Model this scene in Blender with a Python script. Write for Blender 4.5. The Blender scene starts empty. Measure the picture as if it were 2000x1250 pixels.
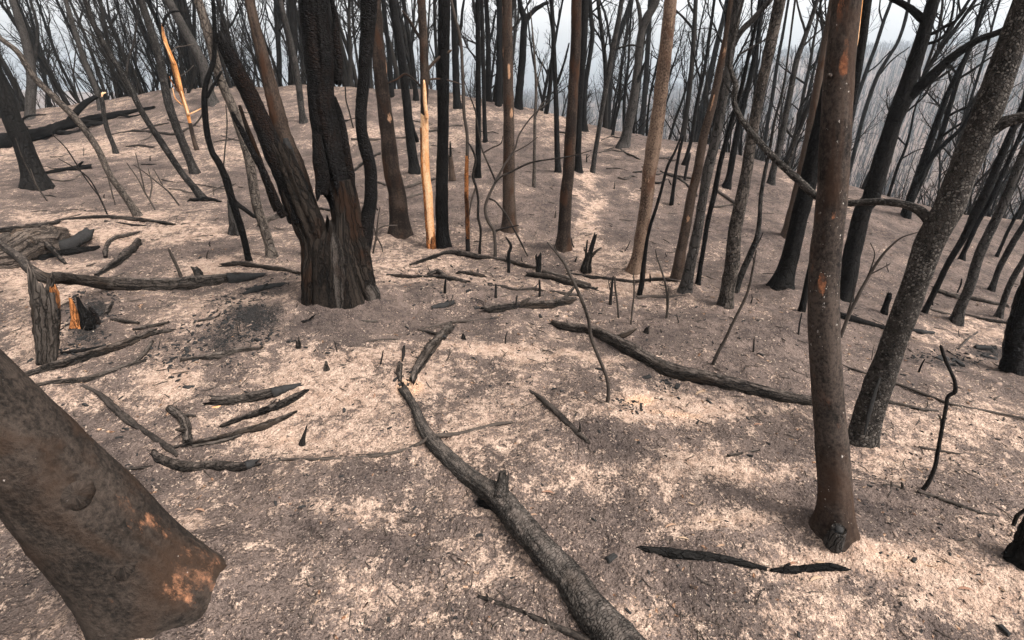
import bpy, math, random
import numpy as np

# ------------------------------------------------------------------ camera, sky, sun, exposure
SC = bpy.context.scene
COL = SC.collection
FPX, CX, CY = 950.0, 1000.0, 625.0          # focal length and centre in the pixels of a 2000 x 1250 frame
PITCH = math.radians(25.7)
EYE = 1.6
cam = bpy.data.cameras.new('camera')
cam.sensor_width = 36.0
cam.lens = FPX / 2000.0 * 36.0
cam.clip_start = 0.05
cam.clip_end = 3000.0
cam_ob = bpy.data.objects.new('camera', cam)
COL.objects.link(cam_ob)
cam_ob.location = (0, 0, EYE)
cam_ob.rotation_euler = (math.pi / 2 - PITCH, 0, 0)
SC.camera = cam_ob

SUN_EL, SUN_AZ = math.radians(52), math.radians(118)   # azimuth clockwise from +Y: to the right and behind
world = bpy.data.worlds.new('World')
SC.world = world
world.use_nodes = True
wn = world.node_tree.nodes; wl = world.node_tree.links
bg = wn['Background']
sky = wn.new('ShaderNodeTexSky'); sky.sky_type = 'NISHITA'; sky.sun_disc = False
sky.sun_elevation = SUN_EL; sky.sun_rotation = SUN_AZ
sky.air_density = 1.0; sky.dust_density = 6.0; sky.ozone_density = 1.0
hs = wn.new('ShaderNodeHueSaturation'); hs.inputs['Saturation'].default_value = 0.0
wl.new(sky.outputs[0], hs.inputs['Color']); wl.new(hs.outputs[0], bg.inputs['Color'])
bg.inputs['Strength'].default_value = 0.15
sun = bpy.data.lights.new('sun', 'SUN'); sun.energy = 1.5; sun.angle = math.radians(11); sun.color = (1.0, 0.91, 0.81)
sun_ob = bpy.data.objects.new('sun', sun); COL.objects.link(sun_ob)
sun_ob.location = (20, -10, 30)
sun_ob.rotation_euler = (math.pi / 2 - SUN_EL, 0, math.pi - SUN_AZ)
SC.view_settings.view_transform = 'Standard'
SC.view_settings.look = 'None'
SC.view_settings.gamma = 1.0
SC.view_settings.use_curve_mapping = False
SC.view_settings.exposure = 1.58
SC.cycles.use_denoising = True
SC.cycles.volume_bounces = 1
SC.cycles.max_bounces = 6

R = np.random.RandomState(7)
random.seed(7)

# ------------------------------------------------------------------ noise
def _hash(ix, iy, iz, seed):
    h = (ix.astype(np.int64) * 73856093) ^ (iy.astype(np.int64) * 19349663) ^ (iz.astype(np.int64) * 83492791) ^ (seed * 2654435761)
    h = (h ^ (h >> 13)) * 1274126177
    h = h ^ (h >> 16)
    return (h & 0xffffff).astype(np.float64) / float(0xffffff)

def noise3(x, y, z, seed=0):
    x = np.asarray(x, float); y = np.asarray(y, float); z = np.asarray(z, float)
    ix = np.floor(x); iy = np.floor(y); iz = np.floor(z)
    fx = x - ix; fy = y - iy; fz = z - iz
    fx = fx * fx * (3 - 2 * fx); fy = fy * fy * (3 - 2 * fy); fz = fz * fz * (3 - 2 * fz)
    o = 0
    for a in (0, 1):
        for b in (0, 1):
            for c in (0, 1):
                w = (fx if a else 1 - fx) * (fy if b else 1 - fy) * (fz if c else 1 - fz)
                o = o + w * _hash(ix + a, iy + b, iz + c, seed)
    return o

def noise2(x, y, seed=0):
    x = np.asarray(x, float); y = np.asarray(y, float)
    ix = np.floor(x); iy = np.floor(y)
    fx = x - ix; fy = y - iy
    fx = fx * fx * (3 - 2 * fx); fy = fy * fy * (3 - 2 * fy)
    z = np.zeros_like(ix)
    o = 0
    for a in (0, 1):
        for b in (0, 1):
            w = (fx if a else 1 - fx) * (fy if b else 1 - fy)
            o = o + w * _hash(ix + a, iy + b, z, seed)
    return o

def fbm2(x, y, s, octs, seed=0, gain=0.5):
    o = 0; a = 1.0; t = 0
    for k in range(octs):
        o = o + a * (noise2(x * s + 17.3 * k, y * s - 9.1 * k, seed + k) - 0.5); t += a
        s *= 2.03; a *= gain
    return o / t

# ------------------------------------------------------------------ terrain
CP = np.array([
 (0,0,0),(-3,1,.05),(3,1,-.15),(0,3,0),(-3,3.5,.05),(2,4,-.08),(4.6,4.5,-.58),(6,3,-.9),(-6,4,.1),(0,5.6,-.03),(-3,6,.02),
 (3,6.3,-.28),(-7.2,7.5,.2),(-0.05,8.5,.24),(-.05,11.4,.56),(.28,14.4,1.0),(-5.7,14.9,1.44),(-4.5,11.9,.86),(-4.6,7.4,.06),(-6.2,10,.47),
 (-14.7,15.1,.77),(-11,11,.28),(-12.5,15.2,.97),(-10.3,15.5,1.43),(-2.8,14.9,1.44),(-1.33,14.6,1.26),(2.5,12.8,.6),(4.05,11.6,.32),
 (5.4,10.6,.03),(6.6,9.7,-.18),(8.5,8.9,-.72),(10,9.36,-.85),(1.86,3.83,-.12),(2.6,4.36,-.2),(6.5,8,-.31),(6.5,6.7,-.66),
 (0,-4,.0),(-5,-3,.1),(5,-3,-.5),(-10,5,.2),(9,4,-1.3),(-2.0,2.0,.02)], float)
def _tps(r):
    return r * r * np.log(np.maximum(r, 1e-6))
_n = len(CP)
_K = _tps(np.hypot(CP[:, None, 0] - CP[None, :, 0], CP[:, None, 1] - CP[None, :, 1])) + 0.6 * np.eye(_n)
_P = np.c_[np.ones(_n), CP[:, :2]]
_W = np.linalg.solve(np.block([[_K, _P], [_P.T, np.zeros((3, 3))]]), np.r_[CP[:, 2], np.zeros(3)])
def rbf(x, y):
    o = _W[_n] + _W[_n + 1] * x + _W[_n + 2] * y
    for i in range(_n):
        d2 = (x - CP[i, 0]) ** 2 + (y - CP[i, 1]) ** 2
        o = o + _W[i] * 0.5 * d2 * np.log(np.maximum(d2, 1e-12))
    return o
CREST_AZ = [-180, -100, -70, -44.2, -39.4, -33.6, -20.9, -10.6, -5.2, 1.1, 11, 19.2, 27, 34.2, 43.7, 46.9, 70, 100, 180]
CREST_R = [7, 8, 15, 21.1, 19.7, 18.6, 16, 15.2, 14.7, 14.4, 13.0, 12.3, 11.9, 11.7, 12.3, 13.2, 10, 7, 7]
FALL_AZ = [-180, -60, -40, -20, -5, 5, 20, 45, 90, 180]
FALL_K = [.03, .06, .07, .12, .24, .32, .42, .45, .3, .05]
RIDGE_AZ = [-180, -90, -30, 0, 15, 17.3, 21, 24, 26, 31, 36.4, 42, 60, 90, 180]
RIDGE_E = [1.0, 0.5, -.6, -1.0, -.8, -.3, .6, 1.5, 2.3, 2.45, 2.6, 2.9, 3.0, 2.0, 1.0]

def height(x, y, fine=False):
    x = np.asarray(x, float); y = np.asarray(y, float)
    r = np.hypot(x, y) + 1e-9
    az = np.degrees(np.arctan2(x, y))
    rc = np.interp(az, CREST_AZ, CREST_R)
    rr = np.where(r < rc - 1.0, r, rc - 1.0 + 2.0 * np.tanh((r - rc + 1.0) / 2.0))
    rr = np.where(r < rc - 1.0, r, rr)
    s = rr / r
    h = rbf(x * s, y * s)
    d = np.maximum(0, r - rc)
    h = h - np.interp(az, FALL_AZ, FALL_K) * (np.sqrt(d * d + 6.0) - math.sqrt(6.0))
    # valley and the ridge on its other side
    ztop = EYE + 640 * np.tan(np.radians(np.interp(az, RIDGE_AZ, RIDGE_E)))
    q = np.clip((r - 80) / 560.0, 0, 1); q = q * q * (3 - 2 * q)
    far = -24 + (ztop + 24) * q
    big = r > 40
    if np.any(big):
        far = far + np.where(big, np.clip((r - 60) / 150, 0, 1) * (9 * fbm2(x, y, 1 / 70., 4, 40)), 0) * np.where(r > 580, .4, 1)
        far = np.where(r > 640, far - (r - 640) * 0.02, far)
    m = 3.0
    hh = np.maximum(h, far) + np.where(np.abs(h - far) < m, (m - np.abs(h - far)) ** 2 / (4 * m), 0) * (r > 30)
    h = np.where(r > 30, hh, h)
    # mid-size relief
    near = np.clip(1.3 - r / 60, 0, 1)
    h = h + near * (0.30 * fbm2(x, y, 0.5, 3, 3) + 0.085 * fbm2(x, y, 2.4, 3, 11))
    # the mound that carries the many-stemmed tree
    h = h + 0.09 * np.exp(-((x + 1.42) ** 2 + (y - 3.75) ** 2) / 0.35)
    if fine:
        k = np.clip(1.25 - r / 22, 0, 1)
        h = h + k * (0.034 * fbm2(x, y, 8, 3, 21) + 0.020 * fbm2(x, y, 33, 3, 23, .65))
    return h
H00 = float(height(np.array([0.0]), np.array([0.0]))[0])

_gx = np.arange(-17, 17.01, .06); _gy = np.arange(-1, 21.01, .06)
_GX, _GY = np.meshgrid(_gx, _gy, indexing='ij')
_GZ = height(_GX.ravel(), _GY.ravel()).reshape(_GX.shape)
def hfast(x, y):
    x = np.asarray(x, float); y = np.asarray(y, float)
    ins = (x > -16.9) & (x < 16.9) & (y > -.9) & (y < 20.9)
    fx = np.clip((x + 17) / .06, 0, len(_gx) - 1.001); fy = np.clip((y + 1) / .06, 0, len(_gy) - 1.001)
    i = fx.astype(int); j = fy.astype(int); fx = fx - i; fy = fy - j
    z = _GZ[i, j] * (1 - fx) * (1 - fy) + _GZ[i + 1, j] * fx * (1 - fy) + _GZ[i, j + 1] * (1 - fx) * fy + _GZ[i + 1, j + 1] * fx * fy
    if not ins.all():
        z = z.copy(); z[~ins] = height(x[~ins], y[~ins])
    return z
SP, CP_ = math.sin(PITCH), math.cos(PITCH)
def ray(u, v):
    dx = (u - CX) / FPX; dy = (CY - v) / FPX
    return np.array([dx, CP_ + dy * SP, -SP + dy * CP_])
_T = np.geomspace(0.7, 24, 260)
def ground(u, v, off=0.0):
    """Point of the terrain (raised by off) seen at a pixel of the photograph, and its depth."""
    d = ray(u, v)
    g = EYE + d[2] * _T - (hfast(d[0] * _T, d[1] * _T) + off)
    k = np.argmax(g < 0)
    if g[k] >= 0:
        k = len(_T) - 1
    a, b = (_T[k - 1], _T[k]) if k > 0 else (_T[0] * .8, _T[0])
    tt = np.linspace(a, b, 24)
    g = EYE + d[2] * tt - (hfast(d[0] * tt, d[1] * tt) + off)
    j = np.argmax(g < 0)
    t = tt[j]
    return np.array([d[0] * t, d[1] * t, EYE + d[2] * t]), t

def on_plane(u, v, base):
    """Point at a pixel on the upright plane through base that faces the camera position."""
    n = np.array([base[0], base[1], 0.0]); n /= np.linalg.norm(n)
    d = ray(u, v)
    t = np.dot(base - np.array([0, 0, EYE]), n) / np.dot(d, n)
    return np.array([0, 0, EYE]) + d * t, t

# ------------------------------------------------------------------ mesh tools
class MB:
    """Collects tubes and shards into one mesh with a bark coordinate."""
    def __init__(s):
        s.v = []; s.q = []; s.t = []; s.bk = []; s.pa = []; s.n = 0
    def add(s, v, q, t, bk, pa=None):
        s.v.append(v); s.bk.append(bk)
        s.pa.append(np.zeros(len(v)) if pa is None else pa)
        if len(q): s.q.append(np.asarray(q) + s.n)
        if len(t): s.t.append(np.asarray(t) + s.n)
        s.n += len(v)
    def mesh(s, name, mats, smooth=True, origin=None):
        v = np.concatenate(s.v); bk = np.concatenate(s.bk); pa = np.concatenate(s.pa)
        if origin is not None: v = v - origin
        q = np.concatenate(s.q) if s.q else np.zeros((0, 4), int)
        t = np.concatenate(s.t) if s.t else np.zeros((0, 3), int)
        me = bpy.data.meshes.new(name)
        nq, nt = len(q), len(t)
        me.vertices.add(len(v)); me.loops.add(nq * 4 + nt * 3); me.polygons.add(nq + nt)
        me.vertices.foreach_set('co', v.astype(np.float32).ravel())
        me.loops.foreach_set('vertex_index', np.r_[q.ravel(), t.ravel()].astype(np.int32))
        me.polygons.foreach_set('loop_start', np.r_[np.arange(nq) * 4, nq * 4 + np.arange(nt) * 3].astype(np.int32))
        me.polygons.foreach_set('use_smooth', np.full(nq + nt, smooth))
        a = me.attributes.new('bk', 'FLOAT_VECTOR', 'POINT'); a.data.foreach_set('vector', bk.astype(np.float32).ravel())
        if pa.any():
            a = me.attributes.new('pa', 'FLOAT', 'POINT'); a.data.foreach_set('value', pa.astype(np.float32))
        me.update(calc_edges=True)
        for m in (mats if isinstance(mats, (list, tuple)) else [mats]): me.materials.append(m)
        return me

def spline(P, Rr, step):
    """Catmull-Rom through P, radii Rr, resampled at about step."""
    P = np.asarray(P, float); Rr = np.asarray(Rr, float)
    if len(P) == 2:
        P = np.array([P[0], (P[0] + P[1]) / 2, P[1]]); Rr = np.array([Rr[0], Rr.mean(), Rr[1]])
    E = np.vstack([2 * P[0] - P[1], P, 2 * P[-1] - P[-2]])
    out = []; rad = []
    for i in range(len(P) - 1):
        p0, p1, p2, p3 = E[i:i + 4]
        L = np.linalg.norm(p2 - p1)
        st = step
        n = max(1, int(math.ceil(L / st)))
        t = (np.arange(n) / n)[:, None]
        d1 = (p2 - p0) * .5; d2 = (p3 - p1) * .5
        m = L / (np.linalg.norm(d1) + 1e-9); d1 = d1 * min(1, m); m = L / (np.linalg.norm(d2) + 1e-9); d2 = d2 * min(1, m)
        out.append((2 * t**3 - 3 * t**2 + 1) * p1 + (t**3 - 2 * t**2 + t) * d1 + (-2 * t**3 + 3 * t**2) * p2 + (t**3 - t**2) * d2)
        rad.append(Rr[i] + (Rr[i + 1] - Rr[i]) * t[:, 0])
    out.append(P[-1:]); rad.append(Rr[-1:])
    return np.vstack(out), np.concatenate(rad)

_seed = [100]
def tube(P, Rr, sides=12, step=.05, amp=.05, ns=None, lobes=0, lobe_amp=0., lobe_len=.3, ell=1.0, cap0='flat', cap1='flat', fine=0., groove=0., wob=0., patch=None, flare=None):
    """A bent, tapering, uneven tube. Returns the arrays for MB.add."""
    _seed[0] += 1; sd = _seed[0]
    P, rad = spline(P, Rr, step)
    n = len(P); k = sides
    T = np.gradient(P, axis=0); T /= np.linalg.norm(T, axis=1)[:, None] + 1e-12
    N = np.zeros_like(P)
    a = np.array([0, 0, 1.0]) if abs(T[0, 2]) < .6 else np.array([0, 1.0, 0])
    x = np.cross(T[0], a); x /= np.linalg.norm(x)
    if flare is not None: x = flare[1] - T[0] * np.dot(flare[1], T[0]); x /= np.linalg.norm(x)
    for i in range(n):
        x = x - T[i] * np.dot(x, T[i]); x /= np.linalg.norm(x) + 1e-12
        N[i] = x
    B = np.cross(T, N)
    s = np.r_[0, np.cumsum(np.linalg.norm(np.diff(P, axis=0), axis=1))]
    if wob:
        w = wob * rad
        P = P + N * ((noise2(s * 5, s * 0, sd) - .5) * w)[:, None] + B * ((noise2(s * 5, s * 0 + 9, sd) - .5) * w)[:, None]
    th = np.arange(k) / k * 2 * math.pi
    c, sn = np.cos(th), np.sin(th)
    rm = max(float(rad.mean()), 1e-4)
    ns = ns or 0.9 / rm
    S, TH = np.meshgrid(s, th, indexing='ij')
    X = rm * c[None, :] + 0 * S; Y = rm * sn[None, :] + 0 * S
    m = 1 + amp * 2 * (noise3(X * ns + 31, Y * ns, S * ns * .45, sd) - .5)
    if fine: m = m + fine * 2 * (noise3(X * ns * 4, Y * ns * 4 + 7, S * ns * 2.2, sd + 5) - .5)
    if groove: m = m - groove * np.clip(noise3(X * ns * 3.4, Y * ns * 3.4, S * ns * .22, sd + 9) - .55, 0, 1) * 2
    if lobes:
        m = m + lobe_amp * np.cos(lobes * TH + sd * 1.7 + 0.7 * np.sin(TH)) * np.exp(-S / lobe_len)
    Rm = rad[:, None] * m
    V = P[:, None, :] + N[:, None, :] * (Rm * c[None, :])[..., None] + B[:, None, :] * (Rm * sn[None, :] * ell)[..., None]
    bk = np.stack([X, Y, S], -1)
    if flare is not None:      # the foot spreads into a level, lobed ring in the soil
        fc, fa, fb, fl, flob = flare
        if np.dot(fb, B[0]) < 0: fb = -fb
        lob = 1 + flob * (noise2(np.cos(th) * 1.8 + 5, np.sin(th) * 1.8 + 5, sd + 77) - .5) * 2
        ring = fc + (fa[None, :] * c[:, None] + fb[None, :] * sn[:, None]) * lob[:, None]
        ring[:, 2] = hfast(ring[:, 0], ring[:, 1]) - .035
        w = np.clip(s / fl, 0, 1); w = (1 - (1 - w) ** 2.2)[:, None, None]
        V = V * w + ring[None] * (1 - w)
    for cap, i0, sg in ((cap0, 0, -1), (cap1, n - 1, 1)):
        if cap == 'broken':
            j = noise2(th / (2 * math.pi) * 7.0, 0 * th, sd + (3 if sg > 0 else 4))
            j[-1] = .5 * (j[0] + j[-2])
            jag = (j - .35) * rad[i0] * 2.6 + (noise2(th * 9, 0 * th + 3, sd) - .5) * rad[i0] * .9
            V[i0] += T[i0] * (sg * jag)[:, None]
    V = V.reshape(-1, 3); bkf = bk.reshape(-1, 3)
    i, j = np.meshgrid(np.arange(n - 1), np.arange(k), indexing='ij')
    j2 = (j + 1) % k
    q = np.stack([i * k + j, i * k + j2, (i + 1) * k + j2, (i + 1) * k + j], -1).reshape(-1, 4)
    tris = []; ex = []; exb = []
    base = n * k
    for cap, i0, sg in ((cap0, 0, -1), (cap1, n - 1, 1)):
        c0 = P[i0].copy()
        if cap == 'point': c0 = c0 + T[i0] * sg * rad[i0] * 1.5
        if cap == 'round': c0 = c0 + T[i0] * sg * rad[i0] * .5
        if cap == 'broken': c0 = c0 - T[i0] * sg * rad[i0] * .8
        if cap == 'hollow': c0 = c0 - T[i0] * sg * rad[i0] * 2.5
        ex.append(c0); exb.append([0, 0, s[i0]])
        ci = base + len(ex) - 1
        for a_ in range(k):
            b_ = (a_ + 1) % k
            tris.append((ci, i0 * k + (b_ if sg < 0 else a_), i0 * k + (a_ if sg < 0 else b_)))
    V = np.vstack([V, np.array(ex)]); bkf = np.vstack([bkf, np.array(exb)])
    pa = None
    if patch is not None:
        pa = np.zeros(len(V))
        for (ctr, rx, rz, val) in patch:
            d = V - ctr
            ax = T[np.argmin(np.linalg.norm(P - ctr, axis=1))]
            along = d @ ax
            perp = np.linalg.norm(d - along[:, None] * ax, axis=1)
            e = (along / rz) ** 2 + (perp / rx) ** 2
            pa = np.maximum(pa, val * np.clip(1.6 - e, 0, 1))
    return V, q, tris, bkf, pa

# ------------------------------------------------------------------ scene helpers
def put(name, me, parent=None, loc=None, label=None, cat=None, group=None, kind=None):
    o = bpy.data.objects.new(name, me); COL.objects.link(o)
    if parent is not None: o.parent = parent
    if loc is not None: o.location = [float(c) for c in loc]
    if label: o['label'] = label
    if cat: o['category'] = cat
    if group: o['group'] = group
    if kind: o['kind'] = kind
    return o

# ------------------------------------------------------------------ materials
class NT:
    def __init__(s, name):
        s.m = bpy.data.materials.new(name); s.m.use_nodes = True
        s.t = s.m.node_tree; s.b = s.t.nodes['Principled BSDF']; s.L = s.t.links.new
        s.b.inputs['Specular IOR Level'].default_value = .06
    def n(s, t, **k):
        x = s.t.nodes.new(t)
        for a, b in k.items(): setattr(x, a, b)
        return x
    def set(s, sock, val):
        if hasattr(val, 'is_output'): s.L(val, sock)
        elif isinstance(val, (tuple, list)) and sock.type == 'RGBA': sock.default_value = (*val[:3], 1)
        else: sock.default_value = val
    def noise(s, vec, scale, detail=3, rough=.55, dist=0):
        x = s.n('ShaderNodeTexNoise'); s.L(vec, x.inputs['Vector'])
        x.inputs['Scale'].default_value = scale; x.inputs['Detail'].default_value = detail
        x.inputs['Roughness'].default_value = rough; x.inputs['Distortion'].default_value = dist
        return x.outputs['Fac']
    def voro(s, vec, scale, feature='F1', out='Distance', rnd=1.0):
        x = s.n('ShaderNodeTexVoronoi', feature=feature); s.L(vec, x.inputs['Vector'])
        x.inputs['Scale'].default_value = scale; x.inputs['Randomness'].default_value = rnd
        return x.outputs[out]
    def math(s, op, a, b=0., c=0.):
        x = s.n('ShaderNodeMath', operation=op)
        for i, v in enumerate((a, b, c)): s.set(x.inputs[i], v)
        return x.outputs[0]
    def ramp(s, f, a, b, lo=0., hi=1.):
        x = s.n('ShaderNodeMapRange', interpolation_type='SMOOTHSTEP')
        for nm, v in (('Value', f), ('From Min', a), ('From Max', b), ('To Min', lo), ('To Max', hi)): s.set(x.inputs[nm], v)
        return x.outputs[0]
    def mix(s, f, a, b):
        x = s.n('ShaderNodeMix', data_type='RGBA')
        s.set(x.inputs[0], f); s.set(x.inputs[6], a); s.set(x.inputs[7], b)
        return x.outputs[2]
    def scale(s, vec, sc):
        x = s.n('ShaderNodeMapping'); s.L(vec, x.inputs['Vector']); x.inputs['Scale'].default_value = sc
        return x.outputs[0]
    def attr(s, name, out='Vector'):
        return s.n('ShaderNodeAttribute', attribute_name=name).outputs[out]
    def bump(s, h, strength, dist):
        x = s.n('ShaderNodeBump'); s.L(h, x.inputs['Height']); x.inputs['Strength'].default_value = strength; x.inputs['Distance'].default_value = dist
        s.L(x.outputs[0], s.b.inputs['Normal'])
    def bark_vec(s):
        r = s.n('ShaderNodeObjectInfo').outputs['Random']
        c = s.n('ShaderNodeCombineXYZ'); v = s.math('MULTIPLY', r, 41.0)
        for i in range(3): s.L(v, c.inputs[i])
        a = s.n('ShaderNodeVectorMath', operation='ADD'); s.L(s.attr('bk'), a.inputs[0]); s.L(c.outputs[0], a.inputs[1])
        return a.outputs[0], r
    def done(s, col, rough=.9):
        s.set(s.b.inputs['Base Color'], col); s.set(s.b.inputs['Roughness'], rough)
        return s.m

def bark(name, dark, light, streak=(1, 1, .12), sscale=34, patch=None, pth=(.66, .74), fleck=0., fleckcol=(.5, .48, .45), crack=None, flake=None, vary=.3, bump=.5, bdist=.006, rough=.88, pcol2=None, brown=None, albedo=.86, fissure=None, crackscale=42, crackdark=1., dust=0.):
    t = NT(name); v, rnd = t.bark_vec()
    vs = t.scale(v, streak)
    st = t.noise(vs, sscale, 5, .62)
    bl = t.noise(v, 5.5, 4, .6, .6)
    f = t.math('ADD', t.math('MULTIPLY', st, .65), t.math('MULTIPLY', bl, .55))
    f = t.math('ADD', f, t.math('MULTIPLY', t.math('SUBTRACT', rnd, .5), vary))
    fn0 = t.noise(t.scale(v, (1, 1, .45)), 150, 4, .75)
    f = t.math('ADD', f, t.math('MULTIPLY', t.math('SUBTRACT', fn0, .5), 1.1))
    K = albedo * .86
    dark = tuple(c * K for c in dark); light = tuple(c * K for c in light)
    if brown is not None: brown = tuple(c * K for c in brown)
    col = t.mix(t.ramp(f, .34, .86), dark, light)
    if brown is not None:
        col = t.mix(t.ramp(t.noise(t.scale(v, (1, 1, .3)), 7, 4, .6, .8), .5, .68, 0, .85), col, brown)
    h = t.math('ADD', st, t.math('MULTIPLY', fn0, .5))
    if fissure is not None:
        vfz = t.scale(v, (1, 1, fissure[1]))
        nzf = t.n('ShaderNodeTexNoise'); t.L(v, nzf.inputs['Vector']); nzf.inputs['Scale'].default_value = 14
        scf = t.n('ShaderNodeVectorMath', operation='SCALE'); t.L(nzf.outputs['Color'], scf.inputs[0]); scf.inputs['Scale'].default_value = .035
        adf = t.n('ShaderNodeVectorMath', operation='ADD'); t.L(vfz, adf.inputs[0]); t.L(scf.outputs[0], adf.inputs[1])
        de = t.voro(adf.outputs[0], fissure[0], 'DISTANCE_TO_EDGE')
        ds = t.ramp(t.math('ADD', de, t.math('MULTIPLY', t.math('SUBTRACT', fn0, .5), .12)), .0, .10)
        col = t.mix(t.math('MULTIPLY', t.math('SUBTRACT', 1.0, ds), .62), col, (.006, .0055, .005))
        h = t.math('ADD', h, t.math('MULTIPLY', ds, .9))
    if flake is not None:
        vf = t.scale(v, (1, 1, .55))
        cellc = t.voro(vf, 150, 'F1', 'Color'); dist = t.voro(vf, 150, 'DISTANCE_TO_EDGE')
        cv = t.n('ShaderNodeSeparateColor'); t.L(cellc, cv.inputs[0])
        on = t.math('MULTIPLY', t.ramp(t.math('ADD', cv.outputs[0], t.math('MULTIPLY', t.math('SUBTRACT', t.noise(v, 7, 4, .65), .5), 1.6)), .5, .95), t.ramp(dist, .05, .16))
        col = t.mix(t.math('MULTIPLY', on, .85), col, flake)
        h = t.math('ADD', t.math('MULTIPLY', st, .3), t.math('MULTIPLY', t.ramp(dist, 0, .2), .8))
    if crack is not None:
        wv = t.n('ShaderNodeVectorMath', operation='ADD'); nz = t.n('ShaderNodeTexNoise'); t.L(v, nz.inputs['Vector']); nz.inputs['Scale'].default_value = 20
        mu = t.n('ShaderNodeVectorMath', operation='SCALE'); t.L(nz.outputs['Color'], mu.inputs[0]); mu.inputs['Scale'].default_value = .02
        t.L(v, wv.inputs[0]); t.L(mu.outputs[0], wv.inputs[1])
        vc = t.scale(wv.outputs[0], crack)
        dist = t.voro(vc, crackscale, 'DISTANCE_TO_EDGE', rnd=.8)
        col = t.mix(t.ramp(dist, .02, .11, crackdark, 0), col, (.006, .005, .005))
        h = t.math('ADD', t.ramp(dist, 0, .25), t.math('MULTIPLY', st, .25))
    if patch is not None:
        pn = t.noise(t.scale(v, (1, 1, .28)), 9, 5, .6, .4)
        pn2 = t.noise(t.scale(v, (1, 1, .25)), 55, 5, .75)
        pf = t.math('ADD', pn, t.math('MULTIPLY', t.math('SUBTRACT', pn2, .5), .5))
        pz = t.math('ADD', t.attr('pa', 'Fac'), t.math('MULTIPLY', t.math('SUBTRACT', pn2, .5), 2.2))
        pz = t.math('ADD', pz, t.math('MULTIPLY', t.math('SUBTRACT', pn, .5), 1.6))
        pz = t.math('MULTIPLY', t.ramp(pz, .45, .95), t.ramp(t.attr('pa', 'Fac'), .05, .3))
        pm = t.math('MAXIMUM', t.ramp(pf, pth[0], pth[1]), pz)
        pc = t.mix(t.ramp(t.math('ADD', st, t.math('MULTIPLY', t.math('SUBTRACT', fn0, .5), .8)), .3, .7), patch, pcol2 or tuple(c * .45 for c in patch))
        col = t.mix(pm, col, pc)
    if fleck:
        fn = t.noise(t.scale(v, (1, 1, .4)), 130, 3, .7)
        fg = t.noise(v, 4, 2)
        fm = t.ramp(t.math('ADD', fn, t.math('MULTIPLY', fg, .3)), .93 - fleck, .97 - fleck)
        col = t.mix(fm, col, fleckcol)
    if dust:
        gn = t.n('ShaderNodeNewGeometry').outputs['Normal']
        sx = t.n('ShaderNodeSeparateXYZ'); t.L(gn, sx.inputs[0])
        dn = t.math('ADD', sx.outputs[2], t.math('MULTIPLY', t.math('SUBTRACT', t.noise(v, 26, 4, .7), .5), 1.6))
        col = t.mix(t.ramp(dn, .75, 1.25, 0, dust), col, (.17, .135, .115))
    t.bump(h, bump, bdist)
    return t.done(col, rough)

def srgb(r, g, b):
    return tuple(((c / 255 + .055) / 1.055) ** 2.4 if c > 10 else c / 255 / 12.92 for c in (r, g, b))

M = {}
M['smooth'] = bark('scorched smooth bark', (.010, .0085, .008), (.072, .054, .044), patch=(.33, .135, .065), pth=(.64, .98), pcol2=(.10, .040, .022), fleck=.10, fleckcol=(.30, .27, .24), brown=(.046, .026, .017), vary=.05, bump=.8, bdist=.007, streak=(1, 1, .14), sscale=20, albedo=0.82)
M['butt'] = bark('smoke stained butt bark', (.014, .0118, .0102), (.062, .047, .038), patch=(.26, .12, .065), pth=(.72, .95), pcol2=(.075, .042, .028), fleck=.05, fleckcol=(.22, .19, .17), brown=(.044, .026, .017), vary=.0, bump=1, bdist=.014, streak=(1, 1, .12), sscale=34, dust=.06, albedo=0.78)
M['brown'] = bark('brown scorched bark', (.030, .022, .0185), (.15, .105, .08), patch=(.40, .23, .14), pth=(.72, .88), brown=(.105, .050, .028), vary=.3, bdist=.008, albedo=0.46)
M['streak'] = bark('pale streaked brown bark', (.05, .031, .022), (.40, .27, .195), streak=(1, 1, .05), sscale=22, patch=(.50, .33, .22), pth=(.62, .78), brown=(.12, .055, .032), vary=.1, albedo=0.5)
M['black'] = bark('rough charred bark', (.005, .0047, .0045), (.030, .027, .025), streak=(1, 1, .3), sscale=60, vary=.2, bump=1, bdist=.014, fissure=(48, .25), albedo=0.5)
M['grey'] = bark('grey scorched bark', (.016, .0145, .0135), (.095, .083, .075), streak=(1, 1, .25), sscale=45, fleck=.10, fleckcol=(.2, .18, .16), vary=.25, bump=1, bdist=.010, fissure=(44, .22), albedo=0.6)
M['pale'] = bark('ash dusted grey bark', (.035, .029, .025), (.21, .17, .142), streak=(1, 1, .3), sscale=40, fleck=.10, fleckcol=(.3, .26, .22), vary=.2, bump=1, bdist=.010, fissure=(52, .3), albedo=0.56)
M['flake'] = bark('flaked charred bark', (.012, .0105, .0095), (.072, .061, .053), streak=(1, 1, .4), sscale=60, flake=(.105, .091, .08), vary=.05, bump=1, bdist=.008, albedo=0.8)
M['gator'] = bark('alligator charcoal', (.004, .0037, .0037), (.025, .022, .0205), streak=(1, 1, .5), sscale=50, crack=(1, 1, 2.0), vary=.1, bump=1, bdist=.014, rough=.7, brown=(.026, .013, .008), albedo=0.62)
M['hubwood'] = bark('charred grey and brown stump wood', (.008, .007, .0064), (.15, .125, .108), streak=(1, 1, .10), sscale=13, brown=(.026, .015, .010), vary=.1, bump=1, bdist=.025, fissure=(26, .035), albedo=0.66)
M['hubdark'] = bark('charred brown black stem wood', (.0035, .0032, .003), (.045, .034, .027), streak=(1, 1, .10), sscale=16, brown=(.034, .017, .010), vary=.1, bump=1, bdist=.025, fissure=(26, .035), albedo=0.7)
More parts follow.
